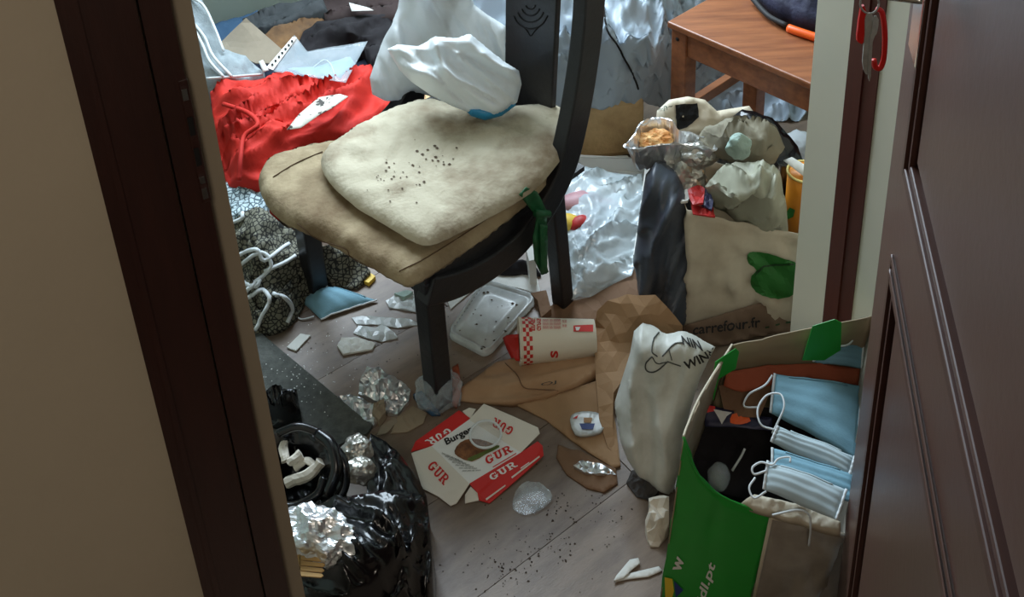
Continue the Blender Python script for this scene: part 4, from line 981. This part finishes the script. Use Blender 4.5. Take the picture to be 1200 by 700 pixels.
for a, b_ in (((470, 395), (580, 330)), ((600, 400), (640, 372))):
    gp(([(0, 0), (1, 0), (1, 1), (0, 1)], [(0, 1, 2, 3)]), 'gur_bright' if a[0] > 500 else 'gur_red', redr if a[0] > 500 else mainp, [a, b_, (b_[0], b_[1] - 5), (a[0], a[1] - 5)])
for q in ([(440, 548), (530, 480), (528, 474), (436, 540)], [(560, 445), (690, 345), (688, 338), (556, 438)]): gp(([(0, 0), (1, 0), (1, 1), (0, 1)], [(0, 1, 2, 3)]), 'gur_white', redr, q)
# sauce pot lid on the box
sl = thing('sauce_pot', 'clear round sauce pot lying on the burger box', 'sauce pot', G(569, 509, .018))
cS = G(569, 509, .026); rS = .030
rimp = [cS + rS * np.array([math.cos(a), math.sin(a), 0]) for a in np.linspace(0, 2 * math.pi, 33)]
obj('rim', *tube(rimp, .0022, 8, 1), 'mask_white', sl)
V = []
for s, z in ((1, .0), (.9, -.008), (.2, -.008)):
    for k in range(32): a = 2 * math.pi * k / 32; V.append(cS + [rS * s * math.cos(a), rS * s * math.sin(a), z])
obj('cup', V, [(l * 32 + k, l * 32 + (k + 1) % 32, (l + 1) * 32 + (k + 1) % 32, (l + 1) * 32 + k) for l in range(2) for k in range(32)] + [tuple(range(64, 96))], 'pot_clear', sl, True, .0006)
o = patch('crushed_pot', 'clear_film', [(601, 596, .004), (602, 582, .012), (608, 572, .018), (618, 565, .016), (632, 566, .014), (640, 572, .012), (647, 580, .012), (640, 590, .008), (630, 598, .005), (616, 603, .003)], ctrl=[(622, 584, .020)], amp=.007, sc=40, kind='jit', res=5, floor=.001, sm=2, smooth=False); tag(o, 'crushed clear plastic pot on the floor below the burger box', 'sauce pot')

# ================================================================== FLOOR LITTER, LEFT
def mask3(name, label, q, zs, body, group=None, white=False, loops=(), bulge=.012, pleats=3, fl_=None):
    """Surgical mask over a pixel quad; pleated body, pale bindings, nose wire and ear loops."""
    t = thing(name, label, 'mask', np.mean([G(p[0], p[1], min(zs)) for p in q], 0), group)
    C = [G(p[0], p[1], z) for p, z in zip(q, zs)]; m = quadmap(C); V = []; nu, nv = 18, 16
    for j in range(nv + 1):
        for i in range(nu + 1):
            u, v = i / nu, j / nv; b = math.sin(math.pi * u) ** .6 * math.sin(math.pi * v) ** .6
            pz = .0022 * ((v * (pleats + 1)) % 1.0) * (1 if .1 < v < .9 else 0)
            p = m(u, v); V.append(p + [0, 0, bulge * b + pz + .004 * soft(p, 22, 3 + len(label))])
    Fc = [(j * (nu + 1) + i, j * (nu + 1) + i + 1, (j + 1) * (nu + 1) + i + 1, (j + 1) * (nu + 1) + i) for j in range(nv) for i in range(nu)]
    obj('mask_body', V, Fc, body, t, True, .0012)
    ed = lambda I: [np.array(V[i]) + [0, 0, .001] for i in I]
    for I in ([j * (nu + 1) for j in range(nv + 1)], [j * (nu + 1) + nu for j in range(nv + 1)]):
        obj('binding', *tube(ed(I), .0022, 5, 1), 'mask_white', t)
    obj('nose_wire', *tube(ed([nv * (nu + 1) - (nu + 1) + i for i in range(3, nu - 2)]), .0016, 5, 1), body, t)
    for l in loops: obj('ear_loop', *tube([G(*p) for p in l], .0016, 6, 6), 'mask_white', t)
    return t
mask3('surgical_mask', 'light blue surgical mask lying on the floor under the chair seat', [(352, 352), (376, 374), (442, 352), (384, 336)], (.004, .004, .004, .02), 'mask_blue', loops=[[(354, 356, .006), (346, 364, .003), (352, 374, .003), (368, 371, .005)]], bulge=.02)
def scrap(nm, lab, cat, mat, poly, z, amp=.004, kind='jit', sc=28, res=5, smooth=False, **k):
    return plain(nm, lab, cat, mat, poly, z=z, amp=amp, sc=sc, kind=kind, res=res, floor=.0005, smooth=smooth, **k)
scrap('paper_scrap', 'small torn beige paper strip near the grey mat', 'paper', 'paper_white', [(336, 407), (352, 391), (364, 393), (347, 411)], .004, .001)
scrap('paper_scrap', 'folded white paper piece with raised edge near the foil', 'paper', 'paper_white', [(395, 405), (400, 396), (416, 395), (440, 402), (436, 409), (402, 415)], .005, .003, res=4)
scrap('torn_wrapper', 'silver white torn wrapper under the chair front edge', 'wrapper', 'tray_plastic', [(412, 372), (424, 370), (480, 374), (492, 380), (466, 384), (440, 380), (418, 380)], .003, .004)
scrap('torn_wrapper', 'thin shiny film scrap beside the white paper piece', 'wrapper', 'tray_plastic', [(414, 390), (420, 382), (440, 384), (450, 380), (462, 390), (466, 396), (448, 400), (430, 396)], .003, .004)
scrap('torn_wrapper', 'pale plastic wrapper near the front chair leg top', 'wrapper', 'tray_plastic', [(452, 352), (470, 342), (492, 348), (492, 366), (470, 362), (456, 360)], .004, .005)
scrap('teal_scrap', 'small teal green wrapper scrap under the chair', 'wrapper', 'tissue_teal', [(462, 344), (476, 340), (484, 342), (474, 348)], .012, .003)
scrap('yellow_scrap', 'small yellow green peel beside the patterned garment', 'scrap', 'packet_yellow', [(424, 328), (434, 320), (440, 324), (432, 332)], .010, .003)
o = patch('foil_sheet', 'foil', [(420, 462, .006), (422, 446, .014), (430, 430, .016), (444, 430, .016), (456, 440, .016), (470, 446, .012), (481, 456, .01), (478, 472, .008), (466, 486, .006), (454, 484, .01), (446, 472, .012)], amp=.010, sc=30, kind='jit', seed=2, res=4.2, floor=.0005, smooth=False); tag(o, 'crumpled aluminium foil sheet on the floor left of the chair leg', 'foil')
o = patch('foil_scrap', 'foil', [(394, 464, .005), (410, 462, .008), (424, 466, .01), (438, 474, .01), (446, 488, .008), (438, 500, .006), (428, 494, .006), (414, 482, .006)], amp=.009, sc=30, kind='jit', seed=5, res=4.2, floor=.0005, smooth=False); tag(o, 'ragged foil scrap touching the edge of the grey mat', 'foil')
scrap('brown_scrap', 'small greyish brown wrapper on the ragged foil', 'wrapper', 'kraft_grey', [(438, 472), (450, 468), (452, 482), (444, 492), (436, 484)], .020, .004)
scrap('kraft_scrap', 'dirty olive paper smear beside the wrapped chair foot', 'paper', 'kraft_grey', [(466, 488), (484, 476), (500, 484), (496, 496), (478, 506), (458, 508)], .004, .002)
scrap('grey_paper', 'grey paper scrap in front of the ragged foil', 'paper', 'board_grey', [(446, 500), (462, 488), (466, 494), (452, 508), (442, 510)], .004, .001)
# tape round the front chair foot
tp = thing('foot_wrap', 'clear tape and torn film wrapped round the front chair foot', 'tape', CP(0, 0, 0))
o1 = blob('film', 'clear_film', CP(0, 0, .028), (.045, .042, .034), .35, 45, 'facet', 3, 4, tp, zmin=.001, smooth=False)
patch('blue_strip', 'teal_blue', [(484, 462, .012), (494, 458, .022), (510, 474, .016), (516, 486, .004), (506, 487, .003)], amp=.003, sc=40, res=4, floor=.0005, parent=tp)
patch('orange_strip', 'rust_red', [(530, 430, .03), (537, 426, .04), (541, 452, .02), (535, 478, .004), (530, 474, .006)], amp=.003, sc=40, res=4, floor=.0005, parent=tp)
# dark cloth and paper under the seat
o = patch('black_rag', 'black_cloth', [(580, 318, .012), (592, 306, .03), (612, 304, .035), (628, 312, .02), (634, 322, .006), (612, 318, .012), (596, 322, .006)], amp=.006, sc=30, res=4, floor=.0005); tag(o, 'black crumpled rag on the floor under the chair rail', 'cloth')
scrap('white_paper', 'bright white card corner beside the green ribbon', 'paper', 'paper_white', [(616, 290), (624, 288), (628, 304), (620, 306)], .07, .0)
scrap('white_sheet', 'white paper sheet on the floor under the chair beside the lid', 'paper', 'paper_white', [(522, 346), (572, 318), (628, 320), (634, 346), (610, 338), (566, 330), (528, 362)], .003, .001, res=6)
scrap('brown_packet', 'brown cardboard piece behind the chair back leg', 'cardboard', 'kraft_dark', [(622, 344), (640, 340), (646, 362), (634, 372), (630, 352)], .02, .002, res=5)
scrap('crumpled_packet', 'crumpled brown packet beside the knotted ribbon', 'packet', 'dark_brown', [(648, 224), (660, 214), (662, 232), (650, 240)], .09, .004)

# ================================================================== BLACK BIN BAGS, LEFT
bb = thing('bin_bag', 'big shiny black bin bag in front of the grey mat', 'bin bag', G(430, 690, 0))
patch('film', 'black_bag', [(330, 640, .16), (352, 604, .19), (385, 588, .2), (425, 578, .2), (470, 572, .19), (494, 580, .16), (503, 606, .13), (506, 650, .1), (508, 705, .06), (506, 760, .02), (440, 800, .02), (360, 800, .05), (335, 720, .12)],
      ctrl=[(420, 640, .25), (470, 640, .2), (400, 700, .2), (460, 720, .13)], amp=.024, sc=13, kind='drape', along=(1, .45), stretch=3.5, seed=4, res=3.4, floor=0, parent=bb)
plain('bin_bag', 'thin black plastic bag with clear shine behind the big bin bag', 'bin bag', 'black_bag',
      [(430, 580, .14), (428, 540, .15), (434, 508, .15), (452, 516, .13), (474, 540, .11), (492, 566, .09), (500, 582, .08), (480, 590, .1), (450, 592, .12)], amp=.016, sc=16, kind='drape', along=(.7, 1), seed=6, res=3, floor=0)
rg = thing('rolled_bag', 'open black bin bag with rolled rim holding white scraps', 'bin bag', G(365, 590, 0))
patch('film', 'black_bag', [(312, 520, .14), (326, 503, .16), (352, 497, .17), (384, 506, .17), (398, 524, .16), (402, 556, .14), (396, 584, .12), (370, 598, .1), (340, 604, .1), (318, 590, .11), (308, 555, .12)],
      ctrl=[(350, 545, .08), (340, 560, .08), (365, 560, .09), (390, 545, .17), (372, 512, .185), (330, 512, .175)], amp=.013, sc=24, kind='cloth', seed=8, res=3.5, floor=0, parent=rg)
for pts, r_ in (([(372, 508, .2), (388, 522, .2), (394, 550, .18), (384, 580, .15)], .010), ([(384, 516, .19), (402, 540, .18), (404, 570, .15), (390, 592, .13)], .008), ([(326, 508, .2), (350, 500, .21), (376, 508, .2)], .007), ([(316, 592, .14), (345, 594, .14), (372, 580, .15), (380, 560, .16)], .008)):
    tubepx('rolled_rim', 'black_bag', pts, r_, rg)
for i, (pts, r_) in enumerate((([(338, 508, .16), (332, 524, .15), (334, 542, .14)], .008), ([(338, 544, .14), (352, 532, .15)], .007), ([(336, 566, .12), (356, 560, .13), (370, 550, .14), (376, 542, .15)], .009), ([(346, 550, .13), (358, 540, .14), (370, 548, .14)], .006))):
    P = spline([G(*p) for p in pts], 6); V, Fc = tube(P, r_, 8, 1); V = [np.array(v) * 1 + .004 * np.array([facet(v, 50, i), facet(v, 50, i + 2), facet(v, 50, i + 5)]) for v in V]
    o = obj('white_scrap', V, Fc, 'tissue', None, False)
    tag(o, ['upright strip of crumpled white paper in the rolled bin bag', 'short white paper twist at the middle of the rolled bin bag', 'long curved white paper twist at the lower rim of the rolled bag', 'small white paper twist above the long curved one'][i], 'paper')
o = blob('foil_ball', 'foil_dark', G(418, 528, .15), (.026, .022, .024), .35, 60, 'facet', 3, 4, smooth=False); tag(o, 'dull foil ball between the two bin bags, upper one', 'foil')
o = blob('foil_ball', 'foil_dark', G(423, 552, .145), (.024, .02, .022), .35, 60, 'facet', 8, 4, smooth=False); tag(o, 'dull foil ball between the two bin bags, lower one', 'foil')
o = blob('crumpled_foil', 'foil', G(372, 626, .235), (.062, .034, .03), .45, 42, 'facet', 5, 5, smooth=False, rot=-.35); tag(o, 'bright crumpled foil lump on top of the big bin bag', 'foil')
fk = thing('wooden_fork', 'disposable wooden fork poking out on the big bin bag', 'fork', G(362, 664, .22))
patch('handle', 'wood_fork', [(335, 652), (352, 650), (352, 674), (335, 675)], z=.232, res=8, thick=.002, parent=fk, smooth=False)
for k in range(4):
    y = 651 + k * 6.2; patch('tine', 'wood_fork', [(351, y), (380 - k, y + 3), (382 - k, y + 5), (379 - k, y + 7.2), (351, y + 5.2)], z=.232, res=8, thick=.002, parent=fk, smooth=False)
plain('small_black_bag', 'small crumpled black bag on the grey mat', 'bin bag', 'black_bag', [(306, 462, .03), (318, 453, .05), (334, 455, .055), (348, 458, .05), (348, 474, .045), (352, 482, .04), (340, 497, .02), (318, 497, .02), (304, 490, .02)], ctrl=[(330, 472, .08)], amp=.020, sc=20, kind='drape', seed=3, res=2.8, floor=.009)

# ================================================================== GREEN SHOPPING BAG
lb = thing('green_shopping_bag', 'bright green shopping bag with white web address, full of masks', 'shopping bag', np.array([.32, 1.17, 0]))
bFL, bFM, bFR, bBR, bBL = np.array([.186, 1.085, 0]), np.array([.285, 1.055, 0]), np.array([.425, 1.05, 0]), np.array([.505, 1.27, 0]), np.array([.275, 1.315, 0])
tFL, tFM, tFR = PY(801, 512, 1.095), PY(846, 582, 1.075), PY(990, 628, 1.05)
tBR, tBM, tBL = PY(1026, 370, 1.27), PY(940, 386, 1.29), PY(858, 404, 1.30)
t902 = PY(903, 606, 1.064); b902 = bFM * .72 + bFR * .28
gbag = openbag('bag_front', 'green_bag', [(bFL, tFL), ((bFL + bFM) / 2, PY(818, 556, 1.083)), (bFM, tFM), (b902, t902)], lb, 8, 14, .004, 10, 5, closed=False)
openbag('bag_side', 'bag_greyfilm', [(b902, t902), (bFR, tFR), (bBR, tBR)], lb, 10, 12, .006, 14, 6, closed=False)
openbag('bag_back', 'bag_inside', [(bBR, tBR), ((bBR + bBL) / 2, tBM), (bBL, tBL)], lb, 10, 12, .004, 12, 7, closed=False)
openbag('bag_gusset', 'bag_inside', [(bBL, tBL), ((bBL + bFL) / 2, PY(822, 462, 1.2)), (bFL, tFL)], lb, 10, 12, .004, 12, 8, closed=False)
obj('bag_bottom', *prism([bFL, bFM, bFR, bBR, bBL], .0006, .0024), 'bag_inside', lb, False)
lt = bvh_of(gbag)
stick('lettering', 'paper_white', lt, *pxquad(text2d('lidl.pt', .02, .2), [(826, 714), (842, 662), (830, 657), (813, 709)]), gbag)
stick('lettering', 'paper_white', lt, *pxquad(text2d('w', .03), [(797, 671), (803, 655), (794, 651), (788, 667)]), gbag)
stick('emblem', 'logo_yellow', lt, *poly2d([(779, 676), (788, 678), (790, 692), (786, 706), (780, 704)], 4), gbag)
stick('emblem', 'logo_blue', lt, *poly2d([(790, 680), (801, 691), (792, 700)], 4), gbag, .0014)
obj('rim_tape', *tube([tFL, PY(818, 556, 1.083), tFM, t902], .0022, 6, 5), 'green_bag', lb)
obj('seam', *tube([t902 + [0, -.002, 0], b902 + [0, -.004, 0]], .003, 6, 1), 'bag_cream', lb)
obj('rim_tape', *tube([t902, (t902 + tFR) / 2 + [0, 0, .002], tFR], .0035, 6, 4), 'bag_cream', lb)
obj('rim_tape', *tube([tFL, PY(806, 498, 1.12), PY(822, 462, 1.2), tBL], .002, 6, 5), 'bag_cream', lb)
# green panels on the inside of the back wall
def backq(name, mat, poly, Y, par, off=0.):
    vs, fs, _ = tri_px(poly, 6); V = [PY(x, y, Y - off) for x, y in vs]; return obj(name, V, fs, mat, par, False, .001)
backq('green_strap', 'green_bag', [(838, 424), (862, 408), (866, 412), (862, 432), (842, 444), (836, 470), (834, 450)], 1.265, lb)
backq('green_panel', 'green_bag', [(952, 382), (978, 374), (986, 378), (985, 410), (966, 422), (940, 422)], 1.262, lb)
# filling: dark card, kraft, packets
plain('dark_packaging', 'dark carton packaging deep inside the green bag', 'packaging', 'black_cloth', [(812, 560, .14), (815, 500, .16), (850, 450, .18), (900, 430, .2), (955, 425, .2), (955, 560, .16), (900, 590, .14), (850, 580, .13)], amp=.01, sc=16, kind='facet', res=7, floor=.02, smooth=False)
plain('kraft_carton', 'rusty brown carton flap across the back of the green bag', 'carton', 'rust_red', [(852, 436, .29), (900, 428, .30), (960, 426, .31), (1008, 432, .31), (1006, 452, .29), (950, 446, .28), (905, 452, .27), (870, 460, .26), (848, 452, .27)], amp=.004, sc=20, res=5, thick=.003)
plain('brown_card', 'dark brown cardboard piece under the rusty carton flap', 'carton', 'kraft_dark', [(842, 452, .25), (880, 448, .26), (905, 452, .265), (890, 490, .23), (850, 488, .22)], amp=.006, sc=30, kind='facet', res=5, thick=.002, smooth=False)
plain('printed_wrapper', 'black wrapper with orange and red print in the green bag', 'wrapper', 'packet_navy', [(824, 472, .23), (850, 480, .23), (905, 490, .23), (905, 505, .22), (860, 500, .22), (826, 500, .21)], amp=.004, sc=30, res=5, thick=.002)
pw = bpy.data.objects['printed_wrapper']
stick('print', 'gur_red', pw, *poly2d([(826, 474), (838, 472), (838, 482), (828, 484)], 4), pw); stick('print', 'orange', pw, *poly2d([(858, 486), (872, 485), (880, 494), (868, 498), (856, 496)], 4, 2), pw)
stick('print', 'paper_white', pw, *poly2d([(836, 480), (858, 484), (852, 488), (846, 498), (840, 486)], 4), pw)
o = obj('plastic_stick', *tube([G(858, 552, .2), G(868, 536, .215), G(873, 526, .225)], .002, 6, 4), 'tray_plastic'); tag(o, 'thin clear plastic stick inside the green bag', 'stick')
o = blob('clear_cup', 'clear_plastic', G(842, 560, .2), (.018, .018, .024), .2, 40, 'facet', 3, 4, smooth=False); tag(o, 'crushed clear plastic cup inside the green bag near its front rim', 'cup')
o = patch('tissue_bundle', 'bag_cream', [(868, 590, .235), (884, 580, .245), (905, 584, .25), (940, 592, .25), (985, 612, .245), (985, 625, .235), (940, 612, .235), (905, 602, .235)], amp=.007, sc=36, kind='cloth', res=3.5, floor=.226); tag(o, 'grey beige tissue bundle along the front rim of the green bag', 'tissue')
GM = 'masks in the green bag'
mask3('surgical_mask', 'largest blue surgical mask at the back of the pile in the green bag', [(903, 484), (1004, 540), (1010, 452), (908, 438)], (.26, .265, .30, .295), 'mask_blue', loops=[[(888, 478, .27), (872, 476, .265), (878, 462, .28), (896, 452, .29), (905, 440, .298)], [(908, 504, .275), (892, 498, .28), (888, 480, .29), (898, 464, .3), (914, 462, .305), (919, 476, .3), (912, 494, .285), (905, 508, .27)]], bulge=.014)
mask3('surgical_mask', 'pale surgical mask in the middle of the pile in the green bag', [(904, 520), (995, 560), (1002, 535), (912, 500)], (.265, .27, .285, .285), 'mask_pale', bulge=.012)
mask3('surgical_mask', 'blue and white surgical mask beneath the pale one in the green bag', [(905, 560), (1000, 590), (1000, 555), (905, 526)], (.26, .265, .275, .272), 'mask_blue', bulge=.008)
mask3('surgical_mask', 'white faced surgical mask with blue edge at the front of the pile in the bag', [(895, 574), (980, 610), (992, 574), (900, 540)], (.268, .272, .29, .29), 'mask_pale', loops=[[(898, 552, .285), (884, 556, .28), (882, 548, .285), (892, 542, .29), (905, 545, .292), (912, 538, .295), (925, 536, .297), (926, 542, .295)], [(885, 560, .27), (878, 572, .265), (884, 584, .26), (898, 576, .268)]], bulge=.012)
mask3('surgical_mask', 'blue mask tucked behind the rusty carton flap in the green bag', [(952, 424), (1010, 432), (1012, 405), (978, 408)], (.31, .31, .335, .335), 'mask_blue', loops=[[(978, 410, .34), (972, 396, .35), (980, 384, .36), (994, 384, .36), (1000, 396, .35), (994, 404, .345), (984, 406, .342)]], bulge=.006)
tubepx('white_thread', 'mask_white', [(905, 604, .25), (935, 598, .262), (948, 604, .258), (950, 618, .235), (948, 640, .19)], .0016)
tag(bpy.data.objects['white_thread'], 'loose white ear loop hanging over the front of the bag', 'cord')

# white plastic bag with hanger drawing
wp = thing('white_plastic_bag', 'white plastic bag with a clothes hanger drawing beside the green bag', 'plastic bag', G(770, 575, 0))
wpo = patch('film', 'bag_hanger', [(743, 388), (752, 379), (766, 384), (780, 392), (800, 388), (814, 394), (838, 408), (830, 424), (818, 450), (808, 485), (802, 512), (798, 545), (788, 578), (768, 566), (750, 552), (736, 530), (726, 505), (720, 472), (730, 440), (738, 415)],
      plane=(G(770, 577, .0), np.array([-.25, -.8, .42])), bulge=.04, back=.03, amp=.020, sc=10, kind='drape', along=(.15, 1), stretch=3, seed=6, res=3.4, edge=20, parent=wp, zmin=.001)
def wireb(pts, r=.0013, n=6): wire_on('hanger_drawing', 'ink_grey', wpo, pts, r, wpo, .001, n)
wireb([(772, 390), (766, 398), (764, 412), (770, 418)]); wireb([(764, 418), (757, 426), (758, 434), (766, 436), (776, 430), (782, 424)]); wireb([(782, 424), (798, 429)]); wireb([(776, 418), (790, 404), (800, 402)]); wireb([(764, 418), (770, 426), (782, 424)], .001); wireb([(784, 410), (787, 422)], .001)
for t_, q in (('WINN', [(803, 434), (844, 416), (836, 408), (801, 424)]), ('NIN', [(800, 404), (824, 412), (818, 400), (798, 394)])):
    stick('lettering', 'ink', wpo, *pxquad(text2d(t_, .03), q), wpo)
plain('tissue', 'dirty crumpled white tissue leaning against the green bag', 'tissue', 'tissue', [(759, 632, .01), (756, 610, .03), (762, 595, .045), (760, 584, .05), (772, 580, .055), (784, 582, .055), (784, 612, .03), (778, 630, .01), (772, 640, .004), (762, 640, .004)], ctrl=[(770, 610, .05)], amp=.010, sc=30, kind='jit', res=7, smooth=False, floor=.0005)
ws = thing('paper_strip', 'thin forked white paper strip lying on the floor near the green bag', 'paper', G(745, 670, 0))
patch('strip', 'paper_white', [(719, 681), (722, 675), (738, 656), (748, 654), (750, 660), (740, 668), (730, 678)], z=.006, res=4, thick=.002, parent=ws, amp=.002, sc=30)
patch('strip', 'paper_white', [(720, 682), (730, 674), (755, 668), (772, 664), (776, 669), (760, 676), (735, 679)], z=.003, res=4, thick=.002, parent=ws, amp=.001, sc=30)
o = patch('dust_wad', 'lint', [(734, 566, .003), (740, 552, .012), (752, 548, .016), (765, 562, .016), (772, 576, .01), (762, 586, .004), (746, 582, .003)], amp=.01, sc=70, kind='facet', res=2.6, floor=.0005, smooth=False); tag(o, 'dark grey dust and lint wad under the white plastic bag', 'dust')

# crumbs and dirt trodden into the floor
V, Fc = [], []
rd = random.Random(11)
def crumbs(n, cx_, cy_, sx, sy, smin, smax):
    for _ in range(n):
        x, y = rd.gauss(cx_, sx), rd.gauss(cy_, sy); p = G(x, y, 0); s = rd.uniform(smin, smax); o = len(V)
        for k in range(5):
            a = 2 * math.pi * k / 5 + rd.random(); V.append(p + [s * math.cos(a) * rd.uniform(.6, 1.3), s * math.sin(a) * rd.uniform(.6, 1.3), .0004])
        V.append(p + [0, 0, s * .45])
        for k in range(5): Fc.append((o + k, o + (k + 1) % 5, o + 5))
for a in ((26, 668, 598, 22, 14, .0008, .0026), (30, 640, 650, 50, 30, .0006, .0018), (40, 600, 660, 50, 25, .0006, .0022), (30, 690, 600, 30, 24, .0006, .0018), (50, 430, 400, 60, 26, .0007, .002), (26, 545, 450, 40, 20, .0006, .0018), (60, 640, 560, 70, 60, .0007, .002), (30, 520, 500, 40, 20, .0006, .0018), (24, 560, 345, 40, 10, .001, .002), (40, 590, 668, 18, 12, .0006, .0024), (22, 652, 646, 14, 9, .0006, .0022), (16, 755, 560, 16, 18, .0006, .0024)):
    crumbs(*a)
o = obj('floor_crumbs', V, Fc, 'dirt', None, False); tag(o, 'dark crumbs and dirt scattered over the laminate floor', 'dirt', kind='stuff')
V, Fc = [], []
crumbs(120, 350, 440, 36, 30, .0006, .0018)
V = [v + [0, 0, .008] for v in V]
o = obj('mat_crumbs', V, Fc, 'paper_white', None, False); tag(o, 'pale specks scattered over the grey mat', 'dirt', kind='stuff')
